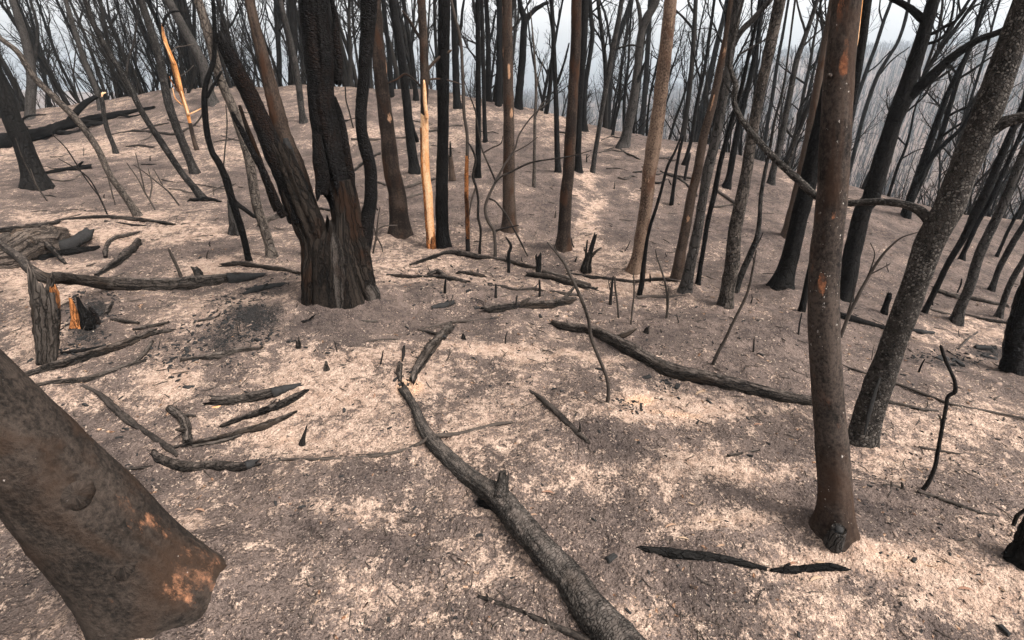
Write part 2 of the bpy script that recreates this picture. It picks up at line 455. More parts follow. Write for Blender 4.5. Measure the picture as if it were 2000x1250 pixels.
M['wood'] = bark('split pale and orange heartwood', (.44, .16, .045), (.82, .55, .33), streak=(1, 1, .04), sscale=14, vary=.1, bump=.9, bdist=.006, brown=(.58, .24, .07), rough=.75, albedo=.88, patch=(.16, .065, .03), pth=(.62, .84), pcol2=(.03, .015, .01))
M['amber'] = bark('amber scorched heartwood', (.22, .06, .014), (.74, .38, .15), streak=(1, 1, .05), sscale=26, vary=.1, bump=.9, bdist=.006, brown=(.45, .15, .035), rough=.75, albedo=.9, patch=(.05, .02, .012), pth=(.56, .74), pcol2=(.02, .011, .008))
M['orange'] = bark('orange scorched wood', (.06, .020, .009), (.55, .21, .07), streak=(1, 1, .08), sscale=34, vary=.1, bump=1, bdist=.01, brown=(.02, .011, .008), albedo=.9, patch=(.03, .014, .009), pth=(.60, .75), fissure=(60, .08))
M['log'] = bark('weathered charred log', (.008, .007, .0064), (.135, .11, .093), streak=(1, 1, .07), sscale=26, vary=.3, bump=1, bdist=.014, brown=(.055, .039, .029), fissure=(40, .07), dust=.5, albedo=0.5)
M['oldlog'] = bark('pale weathered hollow log', (.018, .015, .0135), (.25, .195, .16), streak=(1, 1, .06), sscale=22, vary=.05, bump=1, bdist=.02, brown=(.13, .085, .055), fissure=(26, .06), albedo=0.62)
M['logcrack'] = bark('cross cracked charred log', (.016, .0145, .013), (.135, .115, .10), streak=(1, 1, .15), sscale=36, crack=(1.0, 1.0, 1.5), crackscale=70, crackdark=.6, vary=.1, bump=.8, bdist=.006, brown=(.06, .046, .037), dust=.35, albedo=0.6)
M['stick'] = bark('charred stick', (.012, .010, .009), (.095, .076, .064), streak=(1, 1, .15), sscale=70, vary=.4, bump=.8, bdist=.004, albedo=0.62)
M['blackstick'] = bark('black stick', (.006, .0053, .005), (.035, .03, .027), streak=(1, 1, .2), sscale=70, vary=.3, bump=.8, bdist=.004, albedo=0.6)
M['bgtree'] = bark('distant burnt bark', (.008, .0075, .007), (.048, .041, .036), streak=(1, 1, .2), sscale=25, vary=.4, bump=.3, albedo=0.46)
t = NT('charcoal'); v = t.n('ShaderNodeTexCoord').outputs['Object']
M['coal'] = t.done(t.mix(t.noise(v, 60, 3), (.004, .004, .004), (.032, .030, .029)), .75)

# ------------------------------------------------------------------ ground
PATCH = [(1400,925,130,25,.55),(1430,1010,100,14,.5),(1760,1110,230,35,.7),(1920,1170,130,40,.5),(1500,1190,200,60,.38),(1250,1200,250,60,.3),
 (800,755,32,20,1.0),(335,740,50,40,.75),(230,770,150,25,.4),(600,770,120,60,.38),(250,450,200,30,.6),(100,520,120,40,.5),(60,560,80,50,.55),
 (430,520,100,25,.65),(1150,420,22,60,.75),(1145,350,15,30,.5),(1240,780,50,14,.75),(1300,800,150,12,.5),(950,690,260,10,.6),(700,700,150,40,.3),
 (1200,560,150,15,.5),(1290,535,60,8,.8),(700,1000,200,14,.4),(900,1140,350,90,.28),(560,860,60,25,.5),(1750,890,60,40,.3),(1830,830,150,60,.28),
 (1850,650,120,30,.3),(560,700,120,40,.25),(150,430,150,14,.4),(200,290,120,16,.4),(500,230,150,14,.3),(60,660,60,40,.5),(1000,880,150,40,.2),(1100,940,120,30,.3),(360,1030,60,20,.35),
 (1250,860,180,40,-.7),(1500,890,90,35,-.5),(1760,1000,200,45,-.8),(1530,970,110,30,-.45),(700,930,130,30,-.6),(640,1030,150,35,-.55),(830,1110,90,35,-.5),(960,1190,60,30,-.35),
 (530,980,90,30,-.5),(1330,1130,60,25,-.4),(1950,1080,80,40,-.5),(900,640,120,40,-.3),(560,720,60,30,-.3),(1250,440,140,60,-.35),(1000,350,250,60,-.3),(1600,520,150,60,-.2),(1420,720,100,40,-.2),(1850,560,120,30,-.35),(700,820,90,30,-.3)]
COAL = [(480,620,75,42,1),(430,665,65,42,.8),(180,600,45,30,.9),(150,655,50,32,.8),(645,583,90,14,.8),(550,640,60,25,.5),(1850,700,60,12,.8),(1930,692,60,14,.8),(960,560,200,35,.3),
 (1225,795,25,10,.6),(1310,755,20,10,.7),(330,700,40,30,.35),(540,560,60,25,.6),(800,735,25,14,.5),(1655,1075,20,14,.7),(940,985,22,12,1.0),(100,490,90,14,.5),(1990,1090,40,25,.8),(1250,1020,250,60,.12),(1100,1140,60,60,.3)]
def _loc(e):
    u, v, ru, rv, val = e
    c, _ = ground(u, v); a, _ = ground(u + ru, v); b, _ = ground(u, v + rv)
    A = np.c_[(a - c)[:2], (b - c)[:2]]
    return c[:2], np.linalg.inv(A), val
PL = [_loc(e) for e in PATCH]; CL = [_loc(e) for e in COAL]
def mask(x, y, L, seed):
    wx = 0.5 * fbm2(x, y, 2.3, 4, seed); wy = 0.5 * fbm2(x, y, 2.3, 4, seed + 50)
    pos = np.zeros_like(x); neg = np.zeros_like(x)
    for c, Ai, val in L:
        dx = x - c[0]; dy = y - c[1]
        k = max(abs(np.linalg.inv(Ai)).max(), .12)
        dx = dx + wx * min(k, 1.) * 1.5; dy = dy + wy * min(k, 1.) * 1.5
        e = (Ai[0, 0] * dx + Ai[0, 1] * dy) ** 2 + (Ai[1, 0] * dx + Ai[1, 1] * dy) ** 2
        g = np.exp(-e * .9)
        if val > 0: pos = np.maximum(pos, val * g)
        else: neg = np.maximum(neg, -val * g)
    return pos, neg

def build_ground():
    af = np.radians(np.linspace(-68, 68, 860))
    ab = np.radians(np.linspace(68, 292, 112))[1:-1]
    az = np.concatenate([af, ab]); na = len(az)
    r = np.geomspace(0.28, 1000, 760); nr = len(r)
    Rr, A = np.meshgrid(r, az, indexing='ij')
    x = (Rr * np.sin(A)).ravel(); y = (Rr * np.cos(A)).ravel()
    z = height(x, y, fine=True)
    nearm = np.hypot(x, y) < 30
    pale = np.zeros(len(x)); coal = np.zeros(len(x))
    xn, yn = x[nearm], y[nearm]
    p, n_ = mask(xn, yn, PL, 61)
    pale[nearm] = .37 + .09 * np.clip(1 - np.hypot(xn, yn) / 5, 0, 1) - .07 * np.clip((xn - .8) / 2, 0, 1) * np.clip((yn - 2.5) / 2, 0, 1) + .5 * fbm2(xn, yn, .9, 4, 71) + .62 * p - .36 * n_
    pale[~nearm] = .36
    cp, _ = mask(xn, yn, CL, 81)
    coal[nearm] = cp
    # crumbly relief where coal lies
    z[nearm] += cp * 0.03 * (noise2(xn * 60, yn * 60, 5) - .3) * np.clip(1.3 - np.hypot(xn, yn) / 9, 0, 1)
    V = np.c_[x, y, z]
    i, j = np.meshgrid(np.arange(nr - 1), np.arange(na), indexing='ij')
    j2 = (j + 1) % na
    q = np.stack([i * na + j, (i + 1) * na + j, (i + 1) * na + j2, i * na + j2], -1).reshape(-1, 4)[:, ::-1]
    c = np.array([[0, 0, float(height(np.array([0.]), np.array([0.]))[0])]])
    V = np.vstack([V, c]); ci = len(V) - 1
    tr = [(ci, (a + 1) % na, a) for a in range(na)]
    mb = MB(); mb.add(V, q, tr, np.zeros_like(V))
    t = NT('ash covered soil')
    P = t.n('ShaderNodeTexCoord').outputs['Object']
    n1 = t.noise(P, 3.2, 5, .6, .3); n2 = t.noise(P, 17, 5, .65, .2); n3 = t.noise(P, 75, 4, .7); n4 = t.noise(P, 230, 3, .7)
    ash = t.mix(t.ramp(n1, .35, .65), (.080, .0605, .052), (.138, .102, .086))
    ash = t.mix(t.ramp(n2, .40, .66), ash, (.046, .035, .032))
    pa = t.attr('pale', 'Fac')
    f = t.math('ADD', pa, t.math('MULTIPLY', t.math('SUBTRACT', n1, .5), .7))
    f = t.math('ADD', f, t.math('MULTIPLY', t.math('SUBTRACT', n2, .5), 1.15))
    f = t.math('ADD', f, t.math('MULTIPLY', t.math('SUBTRACT', n3, .5), 1.0))
    f = t.math('ADD', f, t.math('MULTIPLY', t.math('SUBTRACT', n4, .5), .5))
    sand = t.mix(t.ramp(n2, .35, .65), (.285, .190, .140), (.395, .288, .224))
    sand = t.mix(t.ramp(pa, .75, 1.0), sand, (.52, .33, .215))
    col = t.mix(t.ramp(f, .40, .64, 0, .92), ash, sand)
    # pale grit and black crumbs
    vw = t.voro(P, 140, 'F1', 'Distance'); vc = t.voro(P, 140, 'F1', 'Color')
    sp = t.n('ShaderNodeSeparateColor'); t.L(vc, sp.inputs[0])
    grit = t.math('MULTIPLY', t.ramp(vw, .34, .24), t.ramp(sp.outputs[0], .86, .95))
    col = t.mix(t.math('MULTIPLY', grit, .8), col, (.38, .30, .25))
    cr = t.math('ADD', t.math('MULTIPLY', t.math('SUBTRACT', n3, .5), 1.3), t.math('MULTIPLY', t.attr('coal', 'Fac'), .62))
    cr = t.math('ADD', cr, t.math('MULTIPLY', t.math('SUBTRACT', n4, .5), .7))
    cr = t.math('ADD', cr, t.math('MULTIPLY', t.math('SUBTRACT', n2, .5), .5))
    col = t.mix(t.ramp(cr, .34, .48), col, (.022, .020, .019))
    crumb = t.math('MULTIPLY', t.ramp(vw, .30, .2), t.ramp(sp.outputs[1], .90, .96))
    col = t.mix(t.math('MULTIPLY', crumb, .85), col, (.03, .027, .025))
    fv = t.math('ADD', t.math('MULTIPLY', t.math('SUBTRACT', t.noise(P, 160, 3, .8), .5), 2.0), t.math('MULTIPLY', t.math('SUBTRACT', t.noise(P, 42, 4, .75), .5), 1.6))
    vm = t.n('ShaderNodeVectorMath', operation='SCALE'); t.L(col, vm.inputs[0]); t.L(t.ramp(fv, -.7, .7, .55, 1.5), vm.inputs['Scale'])
    col = vm.outputs[0]
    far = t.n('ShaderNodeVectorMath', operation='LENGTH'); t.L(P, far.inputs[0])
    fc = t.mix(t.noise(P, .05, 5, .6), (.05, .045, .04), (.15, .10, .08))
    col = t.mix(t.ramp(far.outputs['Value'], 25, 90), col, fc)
    h = t.math('ADD', t.math('MULTIPLY', n3, .6), t.math('MULTIPLY', n4, .3))
    h = t.math('ADD', h, t.math('MULTIPLY', t.ramp(vw, .4, .1), .25))
    vb = t.voro(P, 62, 'F1', 'Distance')
    h = t.math('ADD', h, t.math('MULTIPLY', t.ramp(vb, .55, .1), .45))
    t.bump(h, 1.0, .022)
    me = mb.mesh('ground', t.done(col, .95))
    for nm, d in (('pale', pale), ('coal', coal)):
        a = me.attributes.new(nm, 'FLOAT', 'POINT'); a.data.foreach_set('value', np.r_[d, 0].astype(np.float32))
    put('ground', me, kind='structure', label='ash grey and sandy burnt hillside with a low knoll')
build_ground()

# ------------------------------------------------------------------ air
def build_haze():
    x0, x1, z0, z1 = -1050, 1050, -62, 50
    V = [(x, y, z) for x in (x0, x1) for y in (x0, x1) for z in (z0, z1)]
    F = [(0, 1, 3, 2), (4, 6, 7, 5), (0, 4, 5, 1), (2, 3, 7, 6), (0, 2, 6, 4), (1, 5, 7, 3)]
    me = bpy.data.meshes.new('haze'); me.from_pydata(V, [], F)
    m = bpy.data.materials.new('smoky air'); m.use_nodes = True
    nt = m.node_tree; nt.nodes.remove(nt.nodes['Principled BSDF'])
    vol = nt.nodes.new('ShaderNodeVolumePrincipled')
    vol.inputs['Color'].default_value = (.68, .76, .84, 1); vol.inputs['Density'].default_value = HAZE
    vol.inputs['Anisotropy'].default_value = 0.2
    nt.links.new(vol.outputs[0], nt.nodes['Material Output'].inputs['Volume'])
    me.materials.append(m)
    put('haze', me, kind='stuff', label='thin smoky haze filling the valley air', cat='haze')
HAZE = 0.0007
build_haze()

# ------------------------------------------------------------------ bare crowns
def branch_path(p, d, L, n, rng, curl=.25, up=.15):
    pts = [p]; d = d / np.linalg.norm(d)
    for k in range(n):
        d = d + curl * rng.normal(size=3) + np.array([0, 0, up])
        d /= np.linalg.norm(d)
        pts.append(pts[-1] + d * L / n)
    return np.array(pts)
def along(pts, f):
    s = f * (len(pts) - 1); i = min(int(s), len(pts) - 2); q = s - i
    return pts[i] * (1 - q) + pts[i + 1] * q, (pts[i + 1] - pts[i]) / (np.linalg.norm(pts[i + 1] - pts[i]) + 1e-9)
def side(d, ang, rng):
    a = rng.normal(size=3); a -= d * np.dot(a, d); a /= np.linalg.norm(a)
    return d * math.cos(ang) + a * math.sin(ang)
def grow(mb, pts, r0, r1, lo, nlimb, Lf, rng, levels=2, twigs=5, sides=(5, 4, 3)):
    """Limbs and twigs along a stem given by pts, thickness r0 to r1."""
    H = np.linalg.norm(np.diff(pts, axis=0), axis=1).sum()
    for k in range(nlimb):
        f = lo + (1 - lo) * (k + rng.rand()) / nlimb * .97
        p, d = along(pts, f)
        r = (r0 + (r1 - r0) * f) * rng.uniform(.4, .72)
        L = H * Lf * (1.15 - .75 * f) * rng.uniform(.6, 1.25)
        b = branch_path(p, side(d, rng.uniform(.45, .95), rng), L, 5, rng, .17, .14)
        mb.add(*tube(b, np.linspace(r, r * .22, len(b)), sides[0], L / 7, .04))
        for j in range(twigs):
            f2 = .2 + .8 * (j + rng.rand()) / twigs * .97
            p2, d2 = along(b, f2)
            r2 = max(r * (1 - .75 * f2) * .6, .003); L2 = L * rng.uniform(.25, .55) * (1.2 - .5 * f2)
            c = branch_path(p2, side(d2, rng.uniform(.4, .9), rng), L2, 4, rng, .2, .1)
            mb.add(*tube(c, np.linspace(r2, r2 * .3, len(c)), sides[1], L2 / 4, 0))
            if levels > 2:
                for i in range(4):
                    f3 = .25 + .75 * (i + rng.rand()) / 4 * .97
                    p3, d3 = along(c, f3)
                    L3 = L2 * rng.uniform(.3, .6)
                    e = branch_path(p3, side(d3, rng.uniform(.35, .9), rng), L3, 3, rng, .22, .08)
                    r3 = max(r2 * .5, .0022)
                    mb.add(*tube(e, np.linspace(r3, r3 * .4, len(e)), sides[2], L3 / 3, 0))

PROTO = []
def make_protos():
    for k in range(10):
        rng = np.random.RandomState(500 + k)
        H = rng.uniform(7.0, 10.5); r = rng.uniform(.055, .11)
        n = 9
        p = branch_path(np.array([0, 0, -.25]), np.array([rng.normal() * .1, rng.normal() * .1, 1]), H, n, rng, .055, .05)
        tb = MB(); tb.add(*tube(p, np.r_[r * 1.35, np.linspace(r, r * .25, n)], 9, .22, .06, cap1='point'))
        fork = k % 3 != 0
        cb = MB()
        if fork:
            f = rng.uniform(.28, .5); q, d = along(p, f)
            b = branch_path(q, side(d, rng.uniform(.3, .5), rng), H * .6, 7, rng, .07, .12)
            rb = r * (1 - .75 * f) * .8
            cb.add(*tube(b, np.linspace(rb, rb * .25, len(b)), 7, .25, .05))
            grow(cb, b, rb, rb * .25, .2, 7, .26, rng, 3, 5)
        grow(cb, p, r, r * .25, rng.uniform(.2, .36), 15, .25, rng, 3, 7)
        PROTO.append((tb.mesh('trunk', M['bgtree']), cb.mesh('crown', M['bgtree'])))
    for k in range(4):     # bushy, many-stemmed burnt shrubs
        rng = np.random.RandomState(600 + k)
        cb = MB(); tb = MB()
        for s in range(5):
            H = rng.uniform(1.6, 3.0)
            p = branch_path(np.array([rng.normal() * .05, rng.normal() * .05, -.1]), np.array([rng.normal() * .35, rng.normal() * .35, 1]), H, 7, rng, .12, .06)
            (tb if s == 0 else cb).add(*tube(p, np.linspace(.022, .006, len(p)), 6, .15, .05))
            grow(cb, p, .02, .006, .2, 7, .28, rng, 3, 4)
        PROTO.append((tb.mesh('trunk', M['bgtree']), cb.mesh('crown', M['bgtree'])))
make_protos()

BG = []
def bg_tree(x, y, k, sc, rot, label, group, name='burnt_tree', cat='tree'):
    z = float(height(np.array([x]), np.array([y]))[0])
    e = put(name, None, loc=(x, y, z), label=label, cat=cat, group=group)
    e.rotation_euler = (0, 0, rot); e.scale = (sc, sc, sc)
    e.empty_display_size = .3
    put('trunk', PROTO[k][0], e); put('crown', PROTO[k][1], e)
    if cat == 'tree': BG.append((e, x, y, z, k, sc))

def scatter_bg():
    rng = np.random.RandomState(77)
    pts = []
    zones = [  # azimuth range, metres beyond the crest, count, label, group, size range
     (-64, -30, 1.0, 26, 76, 'slender bare burnt tree in the dense stand behind the big fallen tree', 'trees behind the fallen tree', .6, 1.15),
     (-30, -9, .6, 26, 52, 'slender bare burnt tree on the knoll top behind the many-stemmed tree', 'trees on the knoll top', .65, 1.2),
     (-9, 12, .5, 30, 40, 'slender bare burnt tree standing behind the crest at the middle of the knoll', 'trees behind the crest', .6, 1.15),
     (12, 30, .8, 44, 50, 'thin bare burnt tree below the crest against the hazy valley', 'trees below the crest', .5, .95),
     (30, 60, 1.5, 46, 40, 'thin bare burnt tree beyond the forked black tree, against the far ridge', 'trees on the far slope', .5, .9)]
    for a0, a1, d0, d1, n, lab, grp, s0, s1 in zones:
        c = 0; tries = 0
        while c < n and tries < 4000:
            tries += 1
            az = rng.uniform(a0, a1); d = d0 + (d1 - d0) * rng.rand() ** 1.25
            r = float(np.interp(az, CREST_AZ, CREST_R)) + d
            x, y = r * math.sin(math.radians(az)), r * math.cos(math.radians(az))
            if any((x - a) ** 2 + (y - b) ** 2 < (0.55 + .018 * r) ** 2 for a, b in pts): continue
            pts.append((x, y)); c += 1
            bg_tree(x, y, rng.randint(10), rng.uniform(s0, s1), rng.uniform(0, 6.28), lab, grp)
    for n in range(84):
        az = rng.uniform(-48, -20) if n < 54 else rng.uniform(14, 48)
        lf = az < 0
        d = rng.uniform(-.3, 12) if lf else rng.uniform(.5, 16)
        r = float(np.interp(az, CREST_AZ, CREST_R)) + d
        x, y = r * math.sin(math.radians(az)), r * math.cos(math.radians(az))
        where = 'near the crest' if d < 4 else ('well behind the crest' if d < 9 else 'deep in the stand')
        part = ['behind the broad edge trunk', 'behind the great fallen tree', 'behind the orange stripped tree', 'behind the crooked black tree'][min(3, int((az + 48) / 7))] if lf else \
               ['below the streaked trunk', 'below the leaning pair', 'below the mottled trunk', 'below the scarred trunk', 'below the flaked trunk'][min(4, int((az - 14) / 7))]
        k = 10 + rng.randint(4)
        lab = '%s bare burnt shrub %s, %s' % (['spreading', 'upright', 'dense', 'loose'][k - 10], part, where)
        bg_tree(x, y, k, rng.uniform(.7, 1.4), rng.uniform(0, 6.28), lab, 'shrubs ' + part, 'burnt_shrub', 'shrub')
scatter_bg()

def far_forest():
    rng = np.random.RandomState(5)
    mb = MB(); n = 0
    V = []; T = []; base = 0
    N = 16000
    az = np.radians(rng.uniform(-30, 58, N)); r = 70 + 575 * rng.rand(N) ** .85
    x = r * np.sin(az); y = r * np.cos(az); z = height(x, y)
    Vs = []; Ts = []
    for i in range(N):
        h = rng.uniform(5, 9.5); w = .10 * (1 + r[i] / 300)
        a = rng.uniform(0, 6.28)
        p = np.array([x[i], y[i], z[i] - .3])
        t_ = np.array([rng.normal() * .4, rng.normal() * .4, h])
        s = np.array([math.cos(a), math.sin(a), 0]); s2 = np.array([-s[1], s[0], 0])
        Vs += [p + s * w, p - s * .5 * w + s2 * w, p - s * .5 * w - s2 * w, p + t_]
        b = len(Vs) - 4
        Ts += [(b, b + 1, b + 3), (b + 1, b + 2, b + 3), (b + 2, b, b + 3)]
        for k in range(5):
            f = rng.uniform(.35, .85); q = p + t_ * f
            g = rng.uniform(0, 6.28); L = h * rng.uniform(.15, .34)
            e = q + np.array([math.cos(g) * L * .7, math.sin(g) * L * .7, L])
            u = np.array([-math.sin(g), math.cos(g), 0]) * w * .5
            b = len(Vs)
            Vs += [q + u, q - u, q + np.array([0, 0, w]), e]
            Ts += [(b, b + 1, b + 3), (b + 1, b + 2, b + 3), (b + 2, b, b + 3)]
    V = np.array(Vs)
    mb.add(V, [], Ts, V * .2)
    put('far_forest', mb.mesh('far_forest', M['bgtree'], False), kind='stuff', label='far burnt wood covering the opposite ridge in haze', cat='forest')
far_forest()

# ------------------------------------------------------------------ traced trees
BASES = []
TREES = []          # (u at the crest, phrase) for telling background trees apart
def rad_of(w, t, u):
    return .5 * w * t / FPX / math.sqrt(1 + ((u - CX) / FPX) ** 2)

def plane_path(path, base, depth=0.0):
    P = []; Rr = []
    for k, e in enumerate(path):
        u, v, w = e[:3]
        p, t = on_plane(u, v, base)
        if len(e) > 3:
            p = p + np.array([base[0], base[1], 0]) / np.hypot(base[0], base[1]) * e[3]
        P.append(p); Rr.append(rad_of(w, t, u))
    return np.array(P), np.array(Rr)

def extend(P, Rr, H, rng, z0):
    """Carry a stem on above the picture up to height H above z0."""
    d = P[-1] - P[max(-3, -len(P))]; d /= np.linalg.norm(d)
    P = list(P); Rr = list(Rr); r = Rr[-1]
    need = z0 + H - P[-1][2]
    if need <= .3: return np.array(P), np.array(Rr), 0.
    n = max(3, int(need / .8)); r0 = r
    for k in range(n):
        d = d * .8 + .2 * np.array([0, 0, 1.]) + rng.normal(size=3) * .05; d /= np.linalg.norm(d)
        P.append(P[-1] + d * need / n)
        Rr.append(max(r0 * (1 - .8 * (k + 1) / n), .008))
    return np.array(P), np.array(Rr), need

def tree(label, mat, path, H=7.5, limbs=(), crown=True, cap='point', amp=.05, lobes=4, lobe_amp=.1, fine=.02, name='burnt_tree', cat='tree', group=None,
         patch=None, depth=None, nocrown=False, sides=None, groove=0., wob=0., foot=1.45, ring=None):
    rng = np.random.RandomState(abs(hash_str(label)) % 99991)
    base, t0 = ground(path[0][0], path[0][1])
    if depth:      # stands farther off than the spot its foot is hidden at
        base = base * 1.0
    P, Rr = plane_path(path, base); BASES.append((base[0], base[1], Rr[0]))
    wpx = max(e[2] for e in path)
    n0 = np.array([base[1], -base[0], 0.0]); n0 /= np.linalg.norm(n0); d1 = np.array([base[0], base[1], 0.0]); d1 /= np.linalg.norm(d1)
    if ring is None:
        rr = Rr[0] * foot
        flare = (base - np.array([0, 0, .05]), n0 * rr, d1 * rr, max(.10, Rr[0] * 2.4), .2)
    else:
        flare = ring
    # foot goes into the soil
    P, Rr, ext = extend(P, Rr, H, rng, base[2]) if H else (P, Rr, 0.)
    sd = sides or int(min(96, max(8, wpx * .75)))
    step = max(.012, min(.09, float(np.median(Rr)) * .45))
    pt = None
    if patch:
        pt = []
        tocam = -np.array([base[0], base[1], 0]); tocam /= np.linalg.norm(tocam)
        for (u, v, ru, rv, val) in patch:
            p, t = on_plane(u, v, base)
            if v > 1150:      # at the foot itself
                p, t = ground(u, v, .04); pt.append((p, ru * t / FPX, rv * t / FPX, val)); continue
            k = np.argmin(np.linalg.norm(P - p, axis=1))
            off = p - P[k]; off[2] = 0
            rr = Rr[k]; s = min(np.linalg.norm(off), rr * .95)
            pt.append((p + tocam * math.sqrt(max(rr * rr - s * s, 0)), ru * t / FPX, rv * t / FPX, val))
    e = put(name, None, loc=base, label=label, cat=cat, group=group); e.empty_display_size = .2
    mb = MB(); mb.add(*tube(P, Rr, sd, step, amp, lobes=lobes, lobe_amp=lobe_amp, lobe_len=.16 + Rr[1] * 1.2, cap1=cap, fine=fine, groove=groove, wob=wob, patch=pt, flare=flare))
    put('trunk', mb.mesh('trunk', M[mat], origin=base), e)
    for lb in limbs:
        m = mat
        if isinstance(lb, tuple): m, lb = lb
        lp, lr = plane_path(lb, base)
        b = MB(); b.add(*tube(lp, lr, int(min(40, max(6, lb[0][2] * .8))), max(.012, float(np.median(lr)) * .6), .14, cap1='point', wob=.8, fine=.06))
        put('limb', b.mesh('limb', M[m], origin=base), e)
    if ext > 1.2 and crown:
        b = MB(); n = max(2, int(ext / .6))
        k0 = len(P) - max(3, int(ext / .8)) - 1
        sub = P[k0:]
        grow(b, sub, Rr[k0], Rr[-1], .12, n, .3, rng, 2, 4)
        put('crown', b.mesh('crown', M['black' if mat in ('gator', 'flake', 'hubwood') else mat], origin=base), e)
    return e, base

def hash_str(s):
    h = 7
    for ch in s: h = (h * 31 + ord(ch)) & 0x7fffffff
    return h

# --- the thick leaning trunk at the lower left
_c = ground(318, 1160)[0]; _a = ground(474, 1108)[0] - _c; _a[2] = 0
_b = np.array([_a[1], -_a[0], 0.]) / np.linalg.norm(_a) * .185
e, b = tree('thick leaning brown trunk with knots filling the lower left corner', 'butt',
  [(318,1170,240),(288,1136,236),(240,1085,240),(165,1000,250),(85,915,246),(0,828,244),(-90,735,242),(-190,630,240)], H=8, lobes=5, lobe_amp=.05, amp=.035, fine=.012, sides=120, ring=(_c - np.array([0, 0, .04]), _a, _b, .50, .04),
  patch=[(340,1196,30,28,.7),(378,1182,20,18,.62),(400,1155,22,8,.8),(195,997,14,10,.6),(260,985,30,12,.55),(230,940,16,30,.5),(400,1080,20,14,.6),(300,1010,50,14,.45),(120,820,14,60,.35),(350,1080,80,60,.55),(260,1000,50,60,.42),(330,1150,90,40,.45),(210,1130,60,60,.35)])
def knot(parent, base, u, v, wpx, mat, out, lab=None):
    p, t = on_plane(u, v, base)
    tocam = np.array([0, 0, EYE]) - p; tocam /= np.linalg.norm(tocam)
    r = .5 * wpx * t / FPX
    c = p + tocam * out
    bmb = MB(); bmb.add(*tube([c - tocam * .06, c - tocam * .02, c - tocam * .004, c + tocam * .004], [r * 1.7, r * 1.4, r * 1.05, r * .5], 44, .004, .2, fine=.12, cap1='flat'))
    put('knot', bmb.mesh('knot', M[mat], origin=base), parent)
knot(e, b, 147, 965, 34, 'butt', .160)
knot(e, b, 238, 1100, 38, 'butt', .175)

# --- smooth trunk at the right, with orange scars and a hollow stub at its foot
e, b = tree('smooth dark brown trunk with orange scars and a hollow stub at its foot', 'smooth',
  [(1626,1048,92),(1630,1005,74),(1630,944,69),(1624,863,67),(1617,780,64),(1611,690,65),(1608,600,64),(1611,514,65),(1620,430,63),(1625,380,63),(1631,269,65),(1640,134,63),(1654,0,60),(1668,-130,58)],
  H=8, amp=.035, fine=.008, lobe_amp=.07, sides=72,
  patch=[(1592,500,10,45,0.50),(1613,545,8,26,0.68),(1635,415,5,10,0.74),(1655,125,9,26,0.81),(1647,25,7,30,0.56),(1597,565,8,30,0.37),(1628,340,4,40,0.43),(1640,520,8,14,0.37),(1637,385,5,14,0.50),(1660,90,8,18,0.56),(1602,620,10,50,0.22)])
sp, sr = plane_path([(1630,1052,42,-.06),(1640,1030,38,-.085),(1650,1005,30,-.095)], b)
mb = MB(); mb.add(*tube(sp, sr, 32, .008, .05, cap1='hollow')); put('stub', mb.mesh('stub', M['grey'], origin=b), e)
hp, hr = plane_path([(1649,1008,18,-.097),(1651,1003,17,-.1005)], b)
mb = MB(); mb.add(*tube(hp, hr, 20, .004, .05)); put('hollow_core', mb.mesh('hollow_core', M['coal'], origin=b), e)
knot(e, b, 1620, 148, 7, 'smooth', .06)
TREES.append((1640, 'scarred trunk'))

# --- flaked grey tree leaning right
e, b = tree('leaning trunk with flaked grey bark and a long curved limb', 'flake',
  [(1683,866,60),(1692,815,62),(1717,745,60),(1738,690,56),(1753,648,54),(1789,548,57),(1813,480,62),(1851,410,66),(1880,335,66),(1908,269,68),(1958,134,66),(2008,0,68),(2060,-140,60)], H=8, amp=.05, lobes=3, lobe_amp=.14,
  limbs=[[(1815,440,26),(1800,418,24),(1780,404,19),(1750,396,17),(1715,393,16),(1690,395,16),(1658,398,15),(1620,396,15),(1592,384,16),(1565,362,16),(1530,328,15),(1495,292,14),(1465,258,13),(1443,225,12),(1434,195,12),(1438,168,12),(1430,145,10),(1426,110,8),(1436,60,7),(1452,0,5)],
         [(1532,330,6),(1546,304,5),(1550,276,4),(1560,255,2)], [(1472,266,6),(1460,240,4),(1462,222,3)], [(1436,190,5),(1422,172,4),(1412,150,2)],
         [(1925,262,44),(1955,242,34),(1985,232,30),(2020,224,28),(2080,190,24),(2160,120,18)]])
mb = MB(); fp, fr = plane_path([(1694,835,5,-.082),(1702,800,10,-.088),(1711,765,11,-.088),(1724,725,5,-.084)], b)
mb.add(*tube(fp, fr, 12, .01, .1, ell=.35)); put('burn_slit', mb.mesh('burn_slit', M['coal'], origin=b), e)
TREES.append((1900, 'flaked trunk'))

# --- forked black tree behind it
e, b = tree('forked black tree between the scarred trunk and the flaked trunk', 'black',
  [(1648,588,34),(1657,540,36),(1668,480,36),(1687,405,37),(1701,386,37),(1726,302,38),(1745,240,36),(1762,195,40),(1783,134,34),(1804,67,31),(1823,0,29),(1845,-80,26)], H=8,
  limbs=[[(1762,205,26),(1790,172,26),(1815,150,24),(1845,122,22),(1880,96,20),(1915,77,18),(1950,62,17),(2000,30,14),(2060,-30,10)],
         [(1805,40,18),(1785,20,16),(1762,6,14),(1735,-8,11),(1700,-40,8)],
         [(1812,70,10),(1830,62,9),(1850,50,8),(1868,40,7),(1888,16,5)],
         [(1808,88,8),(1835,78,8),(1852,58,7),(1862,20,6),(1866,-20,5)]])
TREES.append((1760, 'forked tree'))

